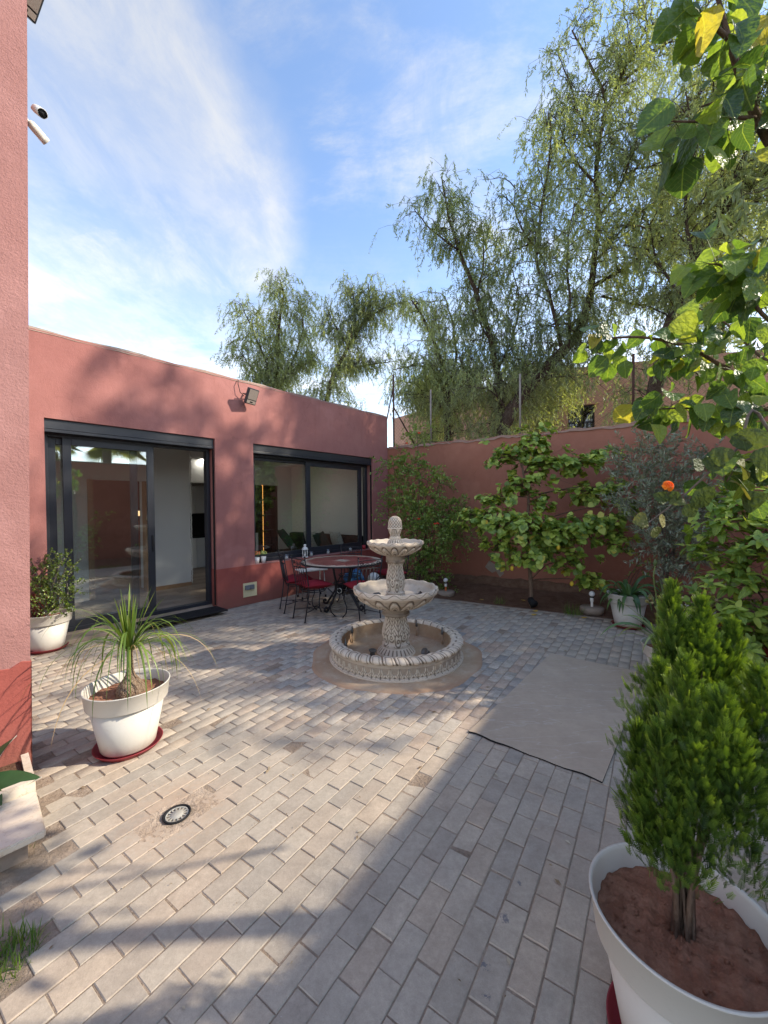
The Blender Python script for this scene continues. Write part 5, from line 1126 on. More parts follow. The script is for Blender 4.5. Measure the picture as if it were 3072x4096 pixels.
pepper_tree('narrow pointed pepper tree left of the big leaning one', [(path([dE], (1085, 935), (1082, 850), (1065, 760), (1035, 650), (995, 550), (968, 460), (955, 385)), .13, .02), (path([dE, dE - .5], (1060, 740), (1030, 690), (1000, 680)), .04, .015), (path([dE, dE + .5], (1030, 640), (1045, 560), (1040, 480)), .05, .015), (path([dE, dE - .3], (990, 540), (925, 490), (895, 450)), .04, .015), (path([dE], (1075, 800), (1110, 720), (1120, 650), (1110, 590)), .05, .015), (path([dE], (1082, 860), (1020, 820), (990, 770)), .04, .015)], 5, nsub=8.5, lsub=(.5, 1.15), nspray=6)
dF = 8.6
pepper_tree('dark trunked pepper tree rising at the right edge', [(path([dF], (1400, 935), (1425, 790), (1455, 685), (1500, 580), (1545, 480), (1610, 410), (1720, 330)), .20, .07), (path([dF, dF + .6], (1500, 580), (1480, 450), (1500, 320), (1480, 200)), .07, .02), (path([dF, dF - .5], (1550, 470), (1610, 330), (1640, 200), (1660, 90)), .08, .02), (path([dF, dF + .8], (1450, 690), (1520, 640), (1600, 620), (1690, 600)), .08, .03), (path([dF], (1580, 440), (1700, 430)), .05, .02), (path([dF, dF + .5], (1490, 350), (1540, 230), (1560, 120)), .04, .015), (path([dF, dF + 1], (1520, 540), (1590, 500), (1660, 480)), .04, .02), (path([dF], (1620, 300), (1700, 200), (1720, 100)), .04, .02), (path([dF, dF + .8], (1470, 640), (1420, 560), (1400, 480)), .05, .02)], 6, nsub=6.5, lsub=(.6, 1.5), nspray=7)
dI = 12.6
pepper_tree('low young pepper tree screening the neighbouring house', [(path([dI], (1185, 950), (1180, 880), (1190, 830), (1200, 790)), .07, .02), (path([dI], (1182, 880), (1200, 850), (1222, 842)), .04, .012), (path([dI, dI - .5], (1184, 890), (1130, 850), (1090, 845)), .04, .012), (path([dI], (1188, 850), (1160, 800), (1140, 780)), .03, .012), (path([dI, dI + .4], (1186, 870), (1150, 820), (1110, 800)), .03, .012)], 9, nsub=11, lsub=(.5, 1.0), nspray=7, f0=.4)
dJ = 13.4
pepper_tree('low young pepper tree behind the left fence posts', [(path([dJ], (935, 950), (935, 890), (930, 840), (925, 810)), .07, .02), (path([dJ], (934, 890), (890, 860), (862, 862)), .04, .012), (path([dJ, dJ - .5], (936, 885), (985, 850), (1030, 845)), .04, .012), (path([dJ], (935, 870), (970, 830), (1010, 815)), .03, .012), (path([dJ], (930, 860), (900, 830), (875, 825)), .03, .012)], 10, nsub=11, lsub=(.5, 1.0), nspray=7, f0=.4)
dH = 15.
pepper_tree('pepper tree farthest right, behind the dark trunk', [(path([dH], (1560, 935), (1560, 760), (1555, 600), (1560, 450), (1575, 300)), .16, .04), (path([dH], (1560, 640), (1500, 520), (1450, 420), (1430, 330)), .08, .02), (path([dH], (1558, 520), (1620, 400), (1660, 300), (1690, 180)), .08, .02), (path([dH], (1565, 400), (1530, 280), (1500, 180), (1470, 110)), .07, .02), (path([dH], (1570, 330), (1600, 220), (1610, 120), (1600, 40)), .06, .02), (path([dH], (1560, 700), (1620, 640), (1680, 600)), .06, .02), (path([dH], (1558, 700), (1490, 660), (1430, 640)), .06, .02), (path([dH], (1555, 600), (1600, 540), (1660, 500)), .05, .02), (path([dH], (1590, 230), (1640, 120), (1650, 30)), .05, .02), (path([dH], (1530, 300), (1450, 250), (1400, 200)), .05, .02), (path([dH], (1500, 520), (1420, 520), (1370, 500)), .05, .02)], 8, nsub=8, lsub=(.8, 1.6), nspray=7, leaf=.12)
GB = np.array([8.6, 6.0, 0.])
def gl_(*qs): return [tuple(GB + np.array(q)) for q in qs]
pepper_tree('pepper tree beyond the side wall, mirrored in the window glass', [(gl_((0, 0, 0), (-.1, 0, 1.6), (.1, .1, 3.2), (0, .2, 5.6), (.1, .3, 8.2)), .20, .05), (gl_((0, 0, 2.8), (-.5, -.8, 4.4), (-.9, -1.6, 6.2)), .09, .03), (gl_((0, 0, 2.6), (.2, 1.0, 4.6), (0, 1.9, 7.0)), .09, .03), (gl_((0, .1, 3.6), (-.9, .4, 5.4), (-1.5, .9, 7.0)), .07, .03), (gl_((0, 0, 3.2), (.9, -.8, 5.0), (1.2, -1.5, 7.2)), .07, .03), (gl_((0, 0, 3.2), (.3, -1.0, 4.6), (.3, -2.2, 5.4)), .07, .03), (gl_((0, 0, 3.4), (.5, 1.6, 5.4), (.5, 2.8, 6.8)), .07, .03), (gl_((.1, .3, 7.4), (.2, .2, 9.4), (.1, 0, 11.2)), .05, .02), (gl_((0, .3, 6.8), (.3, 1.3, 9.0), (.2, 2.0, 10.6)), .05, .02)], 7, nsub=7, lsub=(.9, 2.0), nspray=5, leaf=.30, per=9)
# ------------------------------------------------------------------ lemon tree, pomegranate, olive in the back bed
def rosettes(tips, dirs, n, size, spread=(45, 100), g_=rng, jit=.25):
    P_ = []; T_ = []; NH = []; SZ = []
    for p, d in zip(tips, dirs):
        d = unit(np.array(d, float)); a = unit(np.cross(d, g_.normal(size=3))); b = np.cross(d, a); m_ = max(3, int(n * g_.uniform(.7, 1.3)))
        for k in range(m_):
            az = k * 2.4 + g_.normal(0, .3); el = R(g_.uniform(*spread)); back = .07 * k / m_ * (size / .1)
            tip = d * math.cos(el) + (a * math.cos(az) + b * math.sin(az)) * math.sin(el) + np.array([0, 0, -.12]); P_.append(np.array(p) - d * back); T_.append(tip); NH.append(d + np.array([0, 0, .6]) + g_.normal(0, .25, 3)); SZ.append(size * g_.uniform(.6, 1.2) * (.75 + .35 * k / m_))
    return np.array(P_), bases(T_, NH), np.array(SZ)
LEMONS = [(0, (.11, .18, .035)), (.3, (.21, .31, .06)), (.65, (.37, .48, .09)), (.96, (.50, .58, .13)), (1, (.55, .40, .05))]
M['lemon_leaf'] = leaf_mat('lemon_leaf', LEMONS, .30, .38, .5); M['lemon_leaf_o'] = leaf_mat('lemon_leaf_single', LEMONS, .30, .38, .5, True)
def clustered(root, clusters, ntip, g_, trunk_nodes, stem_mat, t, r0):
    """limbs from the nearest trunk node to each cluster, then twigs to tips"""
    tips = []; dirs = []; segs = []
    for (c, rad, k) in clusters:
        c = np.array(c); nd = min(trunk_nodes, key=lambda q: np.linalg.norm(np.array(q) - c) + (2 if q[2] > c[2] + .1 else 0)); nd = np.array(nd); mid = (nd + c) / 2 + np.array([0, 0, .06]) + g_.normal(0, .03, 3)
        segs.append((smooth_path([nd, mid, c], 8), r0 * .55, r0 * .25))
        for j in range(int(k * ntip)):
            q = c + g_.normal(0, .85, 3) * np.array(rad); d = q - (c - np.array([0, 0, .15])); tips.append(q); dirs.append(unit(d) + np.array([0, -.25, .45])); segs.append((smooth_path([c + (q - c) * .1, (c + q) / 2 + g_.normal(0, .02, 3), q], 5), r0 * .18, r0 * .08))
    return tips, dirs, segs
LB = np.array([2.40, 6.51, -.03])
lem = empty('lemon_tree', Vector(LB), 0, 'lemon tree with glossy light green leaves against the red wall', 'tree')
def rel(x, y, d): return tuple(np.array(at(x, y, d)) - LB)
lt = [(0, 0, 0), (-.01, .02, .45), (-.04, .05, .95), (-.05, .05, 1.35), (-.02, .08, 1.8), (-.10, .10, 2.2), (-.12, .1, 2.6)]
m = MB(); m.tube([Vector(p) for p in smooth_path(lt, 20)], list(np.linspace(.038, .012, 20)), 9); m.build('trunk', M['bark_brown'], lem)
CL = [(rel(1150, 955, 6.7), (.22, .16, .16), 9), (rel(1095, 985, 6.7), (.20, .16, .12), 8), (rel(1170, 1000, 6.6), (.22, .18, .15), 9), (rel(1120, 1050, 6.6), (.24, .18, .14), 7), (rel(1240, 1000, 6.6), (.24, .18, .12), 9), (rel(1290, 985, 6.6), (.18, .15, .08), 5), (rel(1275, 1060, 6.5), (.22, .18, .12), 7), (rel(1330, 1055, 6.4), (.15, .12, .08), 4), (rel(1165, 1085, 6.5), (.16, .14, .12), 4),
      (rel(1055, 1115, 6.4), (.22, .18, .12), 8), (rel(1015, 1110, 6.5), (.14, .12, .08), 4), (rel(1120, 1135, 6.2), (.26, .2, .14), 12), (rel(1190, 1150, 6.2), (.26, .2, .14), 13), (rel(1255, 1140, 6.2), (.2, .2, .12), 8), (rel(1310, 1125, 6.1), (.2, .18, .10), 7), (rel(1075, 1180, 6.3), (.16, .14, .14), 6), (rel(1150, 1195, 6.2), (.22, .18, .12), 8), (rel(1225, 1210, 6.3), (.18, .16, .14), 6), (rel(1280, 1255, 6.2), (.13, .12, .08), 4), (rel(1330, 1160, 6.1), (.14, .12, .12), 5), (rel(1060, 1075, 6.6), (.2, .1, .05), 4), (rel(1360, 1090, 6.2), (.12, .10, .08), 3)]
g4 = np.random.default_rng(44)
tips, dirs, segs = clustered(LB, CL, 5.0, g4, lt[1:], None, lem, .022)
thin_tubes('branches', segs, M['bark_brown'], lem)
Pp, Bb, Ss = rosettes(tips, dirs, 9, .105, (40, 105), g4)
order = np.argsort(-Ss / (np.linalg.norm(Pp + LB - np.array([0, 0, 1.66]), axis=1))); a_, b_ = order[:300], order[300:]
leaf_objects('leaf', OVATE, Pp[a_], Bb[a_], Ss[a_], M['lemon_leaf_o'], lem, .95)
link('foliage', leaf_mesh('foliage', [instance(OVATE, Pp[b_], Bb[b_], Ss[b_], .95)], M['lemon_leaf']), lem, kind='stuff')
M['lemon'] = simple('lemon_skin', (.62, .42, .03), .5, .4, 0, .12, 60, .2, 200)
for (x, y_, d) in ((1106, 1228, 6.15), (1206, 1183, 5.95), (1235, 1261, 6.1), (1121, 1222, 6.25)):
    q = np.array(at(x, y_, d)) - LB; m = MB(); m.sphere((0, 0, 0), .034, 14, 10, (.85, .85, 1.15)); m.build('lemon', M['lemon'], lem, tuple(q))
# pomegranate on the left of the bed
PB = np.array([.78, 8.15, -.05]); pom = empty('pomegranate_shrub', Vector(PB), 0, 'loose pomegranate shrub with tiny red flowers in the wall corner', 'shrub')
POMS = [(0, (.11, .18, .045)), (.5, (.21, .31, .07)), (.85, (.31, .42, .10)), (1, (.36, .28, .10))]
M['pom_leaf'] = leaf_mat('pomegranate_leaf', POMS, .3, .4, .5)
def relp(x, y, d, B0): return np.array(at(x, y, d)) - B0
def twiggy(B0, anchors, g_, ntw, ltw, nleaf, size, width, droop=.35, mat=None, stemmat=None, t=None, tpl=LANCE, r=.006, upbias=.4, name='foliage'):
    segs = []; P_ = []; T_ = []; NH = []
    for (c, rad, k, ori) in anchors:
        c = np.array(c); ori = np.array(ori); segs.append((smooth_path([ori, (ori + c) / 2 + g_.normal(0, .06, 3) + np.array([0, 0, .08]), c], 9), r * 2.2, r))
        for j in range(int(k * ntw)):
            s = c + g_.normal(0, .62, 3) * np.array(rad); d = unit(unit(s - c) * .8 + g_.normal(0, .5, 3) + np.array([0, -.1, upbias])); l = ltw * g_.uniform(.5, 1.3); tt = np.linspace(0, 1, 6)[:, None]; C = s + d * l * tt + np.array([0, 0, -droop]) * l * tt ** 2; segs.append((C, r * .5, r * .2))
            for q in range(nleaf):
                f = (q + .5) / nleaf; c_ = np.array([np.interp(f, tt[:, 0], C[:, a]) for a in range(3)]); sd = unit(np.cross(d, g_.normal(size=3))); P_.append(c_); T_.append(sd * (1 if q % 2 else -1) * .9 + d * .7 + np.array([0, 0, .05])); NH.append(g_.normal(size=3) * .7 + np.array([0, 0, 1.0]))
    P_ = np.array(P_); n = len(P_)
    thin_tubes('branches', segs, stemmat, t)
    link(name, leaf_mesh(name, [instance(tpl, P_, bases(T_, NH), size * g_.uniform(.7, 1.3, n), width, np.clip(g_.beta(2, 2.4, n), 0, 1))], mat), t, kind='stuff')
g5 = np.random.default_rng(55)
pa = []
for (x, y_, d, rx, k) in ((900, 935, 8.15, .14, 4), (890, 1000, 8.15, .22, 9), (850, 1010, 8.2, .20, 8), (925, 1020, 8.1, .2, 7), (860, 1060, 8.1, .24, 10), (905, 1070, 8.0, .25, 11), (950, 1040, 8.1, .12, 4), (925, 1110, 7.9, .28, 15), (885, 1120, 7.9, .26, 13), (965, 1105, 7.8, .24, 12), (985, 1130, 7.7, .2, 9), (940, 1150, 7.7, .28, 15), (975, 1165, 7.6, .18, 8), (900, 1190, 7.7, .22, 9), (940, 1195, 7.6, .18, 7), (900, 1235, 7.8, .22, 6), (940, 1245, 7.7, .16, 4), (920, 1265, 7.7, .14, 3), (840, 1100, 8.0, .12, 3), (970, 1260, 7.6, .08, 2), (1000, 1085, 7.8, .08, 2)):
    pa.append((relp(x, y_, d, PB), (rx, rx * .8, rx * .8), k, (g5.normal(0, .05), g5.normal(0, .05), g5.uniform(.2, .9))))
for q in range(4):
    m = MB(); a_ = g5.uniform(0, 6); m.tube([Vector((.06 * math.cos(a_), .06 * math.sin(a_), 0)), Vector((.1 * math.cos(a_), .1 * math.sin(a_), .6)), Vector((.2 * math.cos(a_), .12 * math.sin(a_), 1.2))], [.016, .012, .007], 6); m.build('stem', M['bark_grey'], pom)
twiggy(PB, pa, g5, 5.2, .26, 14, .062, .45, .5, M['pom_leaf'], M['bark_brown'], pom, LANCE, .006, .25)
M['fl_red'] = simple('red_flower', (.70, .055, .02), .6, .3, 0, .2, 40)
for (x, y_, d) in ((905, 936, 7.95), (939, 1132, 7.45), (945, 1131, 7.45), (905, 1121, 7.6), (878, 958, 8.0), (977, 1128, 7.4)):
    V, T_ = tiny_leafball(16, .028, 0, .018, int(x)); link('flower', npmesh('flower', V, None, T_, M['fl_red']), pom, tuple(relp(x, y_, d, PB)))
# olive bush
OB = np.array([4.15, 5.85, -.03]); olv = empty('olive_bush', Vector(OB), 0, 'silvery grey-green olive bush in front of the wall', 'shrub')
M['olive_leaf'] = leaf_mat('olive_leaf', [(0, (.15, .18, .125)), (.5, (.25, .285, .195)), (1, (.40, .43, .32))], .18, .5, .4)
g6 = np.random.default_rng(66); oa = []
for (x, y_, d, rx, k) in ((1345, 1010, 5.9, .10, 3), (1375, 985, 5.9, .2, 7), (1420, 960, 6.0, .22, 9), (1460, 990, 5.9, .25, 10), (1390, 1040, 5.7, .24, 11), (1440, 1050, 5.7, .26, 13), (1490, 1040, 5.8, .2, 9), (1400, 1100, 5.6, .24, 12), (1450, 1120, 5.5, .26, 14), (1500, 1120, 5.6, .2, 9), (1420, 1165, 5.5, .22, 10), (1470, 1190, 5.4, .24, 12), (1440, 1230, 5.4, .16, 6), (1350, 1085, 5.7, .10, 3), (1500, 1210, 5.4, .14, 6), (1540, 1000, 5.9, .2, 8), (1550, 1100, 5.7, .2, 8)):
    oa.append((relp(x, y_, d, OB), (rx, rx * .9, rx * .8), k, (g6.normal(0, .06), g6.normal(0, .06), g6.uniform(.4, 1.0))))
m = MB(); m.tube([Vector((0, 0, 0)), Vector((-.05, .05, .5)), Vector((-.02, .04, 1.0))], [.03, .024, .018], 8); m.build('stem', M['bark_grey'], olv)
twiggy(OB, oa, g6, 3.2, .27, 17, .072, .26, .1, M['olive_leaf'], M['bark_grey'], olv, LANCE, .006, .5)
# low rose sprig between the pots
RB = np.array([3.55, 5.95, -.03]); ros = empty('rose_bush', Vector(RB), 0, 'small sparse rose bush between pots and wall', 'shrub')
g7 = np.random.default_rng(77); ra = [(relp(x, y_, d, RB), (.1, .1, .08), k, (0, 0, .1)) for (x, y_, d, k) in ((1395, 1230, 5.9, 3), (1412, 1255, 5.9, 3), (1470, 1200, 5.8, 3), (1380, 1215, 5.9, 2), (1420, 1270, 5.8, 3))]
twiggy(RB, ra, g7, 2.2, .16, 9, .042, .6, .2, M['pom_leaf'], M['bark_brown'], ros, LANCE, .005, .3)
# shrub in the terracotta pot
TB = np.array(POTS['terra']); shr = empty('potted_shrub', Vector(TB), 0, 'bright green bushy shrub in the terracotta pot', 'shrub')
SHS = [(0, (.11, .19, .035)), (.5, (.22, .34, .055)), (.85, (.38, .50, .085)), (1, (.50, .58, .11))]
M['shrub_leaf'] = leaf_mat('shrub_leaf', SHS, .35, .4, .5); M['shrub_leaf_o'] = leaf_mat('shrub_leaf_single', SHS, .35, .4, .5, True)
g8 = np.random.default_rng(88); ns_ = [(0, 0, 0), (0, 0, .35), (.03, 0, .7), (.1, .05, 1.05)]
SC = [(x, y_, d, r_, k) for (x, y_, d, r_, k) in ((1545, 1075, 3.9, .15, 7), (1590, 1060, 3.8, .16, 8), (1640, 1085, 3.7, .18, 9), (1555, 1125, 3.8, .17, 9), (1610, 1130, 3.6, .2, 11), (1655, 1150, 3.5, .18, 9), (1570, 1185, 3.7, .15, 8), (1620, 1200, 3.5, .18, 10), (1560, 1240, 3.6, .14, 7), (1600, 1265, 3.45, .16, 9), (1650, 1250, 3.4, .18, 9), (1585, 1320, 3.45, .16, 9), (1630, 1330, 3.3, .16, 9), (1600, 1375, 3.4, .14, 8), (1655, 1390, 3.3, .14, 8), (1530, 1180, 3.9, .12, 4), (1560, 1350, 3.5, .1, 4), (1700, 1200, 3.5, .2, 9), (1700, 1330, 3.3, .2, 9), (1690, 1080, 3.6, .2, 8))]
tips, dirs, segs = clustered(TB, [(relp(x, y_, d, TB), (r_, r_, r_ * .8), k) for (x, y_, d, r_, k) in SC], 1.6, g8, ns_, None, shr, .018)
thin_tubes('branches', segs, M['bark_brown'], shr)
Pp, Bb, Ss = rosettes(tips, dirs, 8, .115, (35, 95), g8)
proj_in = np.array([(p + TB)[0] / (p + TB)[1] < .965 for p in Pp]); order = np.argsort(-(Ss / np.linalg.norm(Pp + TB, axis=1)) * proj_in); a_, b_ = order[:300], order[300:]
leaf_objects('leaf', LONG, Pp[a_], Bb[a_], Ss[a_], M['shrub_leaf_o'], shr, 1.25); link('foliage', leaf_mesh('foliage', [instance(LONG, Pp[b_], Bb[b_], Ss[b_], 1.25)], M['shrub_leaf']), shr, kind='stuff')
# ------------------------------------------------------------------ boxwood in the far left pot
XB = np.array(POTS['box']); box = empty('boxwood', Vector(XB), 0, 'small leaved boxwood growing in the pot beside the door', 'shrub')
M['box_leaf'] = leaf_mat('boxwood_leaf', [(0, (.05, .095, .018)), (.5, (.12, .19, .028)), (.85, (.24, .31, .05)), (1, (.40, .36, .12))], .25, .35, .5)
g9 = np.random.default_rng(99); xa = [(relp(x, y_, d, XB), (r_, r_, r_ * .9), k, (0, 0, .05)) for (x, y_, d, r_, k) in ((75, 1225, 4.7, .06, 4), (90, 1240, 4.7, .10, 8), (115, 1225, 4.75, .09, 7), (140, 1205, 4.75, .05, 4), (142, 1230, 4.7, .08, 6), (80, 1265, 4.65, .1, 8), (110, 1260, 4.65, .14, 14), (145, 1260, 4.7, .1, 8), (95, 1290, 4.65, .1, 9), (125, 1290, 4.6, .13, 12), (150, 1285, 4.7, .07, 5), (110, 1315, 4.6, .09, 7), (135, 1312, 4.65, .06, 4), (70, 1250, 4.8, .06, 3))]
m = MB(); m.tube([Vector((0, 0, -.02)), Vector((0, 0, .12))], .018, 8); m.build('stem', M['bark_grey'], box)
twiggy(XB, xa, g9, 2.6, .11, 13, .026, .6, 0, M['box_leaf'], M['bark_grey'], box, LANCE, .005, .6)
# dry weeds in that pot
dw = empty('dry_weeds', Vector(XB) + Vector((-.14, -.02, 0)), 0, 'pale dry weed sprigs at the left of the boxwood pot', 'weed')
M['dry_leaf'] = leaf_mat('dry_leaf', [(0, (.45, .27, .12)), (1, (.62, .48, .25))], .3, .7, .2)
twiggy(XB, [(np.array([-.02 + .03 * k, 0, .12 + .05 * k]), (.05, .05, .06), 3, (0, 0, 0)) for k in range(3)], g9, 2, .1, 6, .03, .4, 0, M['dry_leaf'], M['bark_brown'], dw, LANCE, .003, .6)
# ------------------------------------------------------------------ strap-leaved plants: each leaf is a part
def strap(base, az, el, L, wd, bend, seg=11, twist=0., fold=.25, tw0=0.):
    p = np.array(base, float); d = np.array([math.cos(az) * math.cos(el), math.sin(az) * math.cos(el), math.sin(el)]); V = []; side = np.array([-math.sin(az), math.cos(az), 0.])
    for i in range(seg + 1):
        f = i / seg; w_ = wd * (min(1, .55 + f * 2.5) if f < .3 else 1 - max(0, (f - .45) / .55) ** 1.6) * .5; n_ = np.cross(side, d); s_ = side * math.cos(tw0 + twist * f) + n_ * math.sin(tw0 + twist * f)
        V += [p - s_ * w_ + n_ * fold * w_, p, p + s_ * w_ + n_ * fold * w_]
        p = p + d * L / seg; d = d + np.array([0, 0, -bend / seg * (.35 + 1.3 * f)]); d /= np.linalg.norm(d)
    T = []
    for i in range(seg):
        a, b = 3 * i, 3 * i + 3; T += [(a, a + 1, b + 1, b), (a + 1, a + 2, b + 2, b + 1)]
    return np.array(V), np.array(T)
def strap_plant(root, n, L, wd, el, bend, mats, g_, name='leaf', spread=.02, z0=0., azr=(0, 2 * PI)):
    for k in range(n):
        az = azr[0] + (azr[1] - azr[0]) * ((k * .618 + g_.uniform(-.05, .05)) % 1); f = g_.random(); e_ = R(el[0] + (el[1] - el[0]) * f); b = (spread * math.cos(az), spread * math.sin(az), z0 + .02 * f)
        V, Q = strap(b, az, e_, g_.uniform(*L), wd * g_.uniform(.75, 1.15), g_.uniform(*bend), 11, g_.normal(0, .6)); link(name, npmesh(name, V, None, Q, mats[k % len(mats)], {'rnd': np.full(len(V), g_.random())}, True), root)
M['pony_leaf'] = leaf_mat('ponytail_leaf', [(0, (.06, .12, .02)), (.6, (.15, .23, .04)), (1, (.27, .33, .07))], .3, .4, .5); M['agap_leaf'] = leaf_mat('agapanthus_leaf', [(0, (.04, .095, .032)), (1, (.10, .185, .06))], .2, .35, .5); M['spider_leaf'] = leaf_mat('pale_strap_leaf', [(0, (.10, .16, .055)), (.6, (.20, .27, .10)), (1, (.32, .38, .17))], .3, .4, .5); M['dead_leaf'] = leaf_mat('dead_strap_leaf', [(0, (.40, .28, .14)), (1, (.55, .42, .24))], .3, .7, .2)
ga = np.random.default_rng(101); YB = POTS['pony'] + Vector((.02, 0, 0)); pony = empty('ponytail_palm', YB, 0, 'ponytail palm with swollen trunk and long drooping leaves', 'palm')
def caud_mat():
    m = Mat('caudex_bark', (.22, .16, .11), .9, .2); m.mix(m.ss(m.voro(70, m.co('Object', (1, 1, .45)), 'DISTANCE_TO_EDGE'), .10, .02), (.09, .055, .035)); m.bump(m.voro(70, m.co('Object', (1, 1, .45)), 'DISTANCE_TO_EDGE'), .8, .01); return m.done()
m = MB(); m.lathe([(.08, -.03), (.092, .0), (.092, .025), (.078, .06), (.052, .095), (.032, .125), (.023, .155), (.020, .21), (.018, .27), (.020, .30), (.014, .33)], 24, fn=lambda r, z, a, i: (r * (1 + .05 * math.sin(3 * a + z * 9)), z)); m.build('trunk', caud_mat(), pony)
strap_plant(pony, 22, (.30, .46), .017, (62, 88), (.2, 1.0), [M['pony_leaf']], ga, 'leaf', .010, .30)
strap_plant(pony, 50, (.42, .70), .0135, (28, 70), (4.2, 8.0), [M['pony_leaf']], ga, 'leaf', .014, .29)
strap_plant(pony, 14, (.55, .85), .006, (25, 65), (2.4, 4.2), [M['pony_leaf']], ga, 'leaf', .016, .29)
strap_plant(pony, 8, (.6, .85), .006, (-5, 40), (2.6, 4.5), [M['dead_leaf']], ga, 'dry_leaf', .016, .28)
ag = empty('agapanthus', POTS['agap'], 0, 'dark green strap-leaved agapanthus in the pot by the back bed', 'plant'); strap_plant(ag, 36, (.36, .56), .050, (28, 80), (2.6, 6.0), [M['agap_leaf']], ga, 'leaf', .04)
spd = empty('flowering_strap_plant', POTS['spider'], 0, 'pale arching strap-leaved plant with one tall flower bud behind the conifer', 'plant'); strap_plant(spd, 44, (.45, .75), .030, (28, 85), (1.0, 3.0), [M['spider_leaf'], M['spider_leaf'], M['agap_leaf']], ga, 'leaf', .05)
b0 = np.array(POTS['spider']); st = [np.array(at(x, y_, d)) - b0 for (x, y_, d) in ((1425, 1385, 3.62), (1419, 1300, 3.62), (1412, 1250, 3.6), (1415, 1222, 3.6))]; st = [np.array([0, 0, 0])] + st
m = MB(); m.tube([Vector(p) for p in smooth_path(st, 20)], .006, 7); m.build('flower_stalk', M['green_stem'], spd)
m = MB(); m.lathe([(.005, -.005), (.013, .012), (.016, .028), (.010, .048), (.001, .065)], 12, tuple(st[-1])); m.build('flower_bud', M['spider_leaf'], spd)
# jade plant
jd = empty('jade_plant', POTS['jade'], 0, 'yellowish jade plant with fleshy leaves in a white pot', 'plant'); jb = np.array(POTS['jade'])
M['jade_leaf'] = leaf_mat('jade_leaf', [(0, (.20, .17, .05)), (.5, (.36, .31, .11)), (1, (.52, .44, .20))], .1, .35, .5)
FAT = ovate(.02, .05, (.05, .34, .46, .46, .3, .0)); g10 = np.random.default_rng(110); jt = []; js = []
for (x, y_, d) in ((1405, 1298, 4.5), (1435, 1305, 4.5), (1460, 1295, 4.45), (1470, 1315, 4.4), (1490, 1300, 4.45), (1500, 1275, 4.5), (1515, 1262, 4.5), (1480, 1325, 4.4), (1510, 1315, 4.4), (1545, 1300, 4.45), (1540, 1315, 4.45), (1525, 1250, 4.5), (1520, 1283, 4.5), (1450, 1320, 4.4), (1555, 1310, 4.4), (1498, 1330, 4.35), (1472, 1335, 4.35)):
    q = np.array(at(x, y_, d)) - jb; js.append((smooth_path([np.array([0, 0, -.02]), q * .5 + np.array([0, 0, .03]), q], 8), .016, .007))
    for k in range(5): jt.append(q + g10.normal(0, .03, 3))
thin_tubes('branches', js, M['bark_brown'], jd, None)
Pp, Bb, Ss = rosettes(jt, [np.array([0, -.2, 1]) + g10.normal(0, .4, 3) for _ in jt], 7, .036, (30, 80), g10); link('foliage', leaf_mesh('foliage', [instance(FAT, Pp, Bb, Ss)], M['jade_leaf']), jd, kind='stuff')
# ------------------------------------------------------------------ conifer in the foreground pot
def spray_template():
    V = []; Q = []
    def blade(p, d, l, w_, z=0.):
        p = np.array(p); d = np.array(d) / np.linalg.norm(d); s_ = np.array([-d[1], d[0]]); b0 = len(V)
        a, b, c, e_ = p - s_ * w_ * .35, p + s_ * w_ * .35, p + d * l * .55 + s_ * w_ * .5, p + d * l; f_ = p + d * l * .55 - s_ * w_ * .5
        V.extend([(a[0], a[1], z), (b[0], b[1], z), (c[0], c[1], z + .004), (e_[0], e_[1], z), (f_[0], f_[1], z + .004)]); Q.extend([(b0, b0 + 1, b0 + 2, b0 + 4), (b0 + 4, b0 + 2, b0 + 3, b0 + 3)])
    blade((0, 0), (0, 1), 1.0, .06)
    for i in range(6):
        y_ = .10 + i * .145; L = .36 * (1 - .55 * i / 6)
        for s_ in (-1, 1):
            d = np.array([s_ * .72, .78]); blade((0, y_ + .04 * (s_ > 0)), d, L, .065, .04 * s_)
    return np.array(V), np.array(Q)
SPR = spray_template(); SPR = (SPR[0], np.array([q[:3] for q in SPR[1]] + [(q[0], q[2], q[3]) for q in SPR[1] if q[2] != q[3]]))
CB = POTS['thuja']; con = empty('conifer', CB, 0, 'bushy bright green conifer in the big white pot', 'shrub'); cb = np.array(CB)
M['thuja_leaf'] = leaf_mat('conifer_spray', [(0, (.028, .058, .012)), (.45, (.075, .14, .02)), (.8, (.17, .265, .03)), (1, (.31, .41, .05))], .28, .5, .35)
gt = np.random.default_rng(121); segs = []
AX = np.array([.975, 1.24, 0]) - cb * np.array([1, 1, 0])
CONES = [(AX, [(.68, .06), (.73, .13), (.80, .178), (.90, .192), (1.0, .165), (1.1, .12), (1.18, .08), (1.27, .01)], 5000)]
for (x, y_, d, w_, n_) in ((1450, 1268, 1.26, .048, 420), (1516, 1300, 1.25, .048, 400), (1582, 1352, 1.24, .052, 380), (1428, 1440, 1.18, .042, 380), (1376, 1575, 1.12, .04, 300), (1480, 1430, 1.05, .08, 380), (1560, 1500, 1.0, .08, 380), (1425, 1580, 1.02, .06, 340), (1500, 1620, .97, .07, 300), (1640, 1450, 1.1, .09, 380), (1600, 1620, .97, .08, 300), (1392, 1700, 1.03, .05, 260), (1455, 1740, .97, .06, 240)):
    t_ = np.array(at(x, y_, d)) - cb * np.array([1, 1, 0]); n_ = int(n_ * 1.9); CONES.append((t_ * np.array([1, 1, 0]), [(t_[2] - .36, w_ * .6), (t_[2] - .24, w_), (t_[2] - .12, w_ * .62), (t_[2] - .04, w_ * .22), (t_[2], .003)], n_))
sp_, sd_, ss_, tn, sn_ = [], [], [], [], []
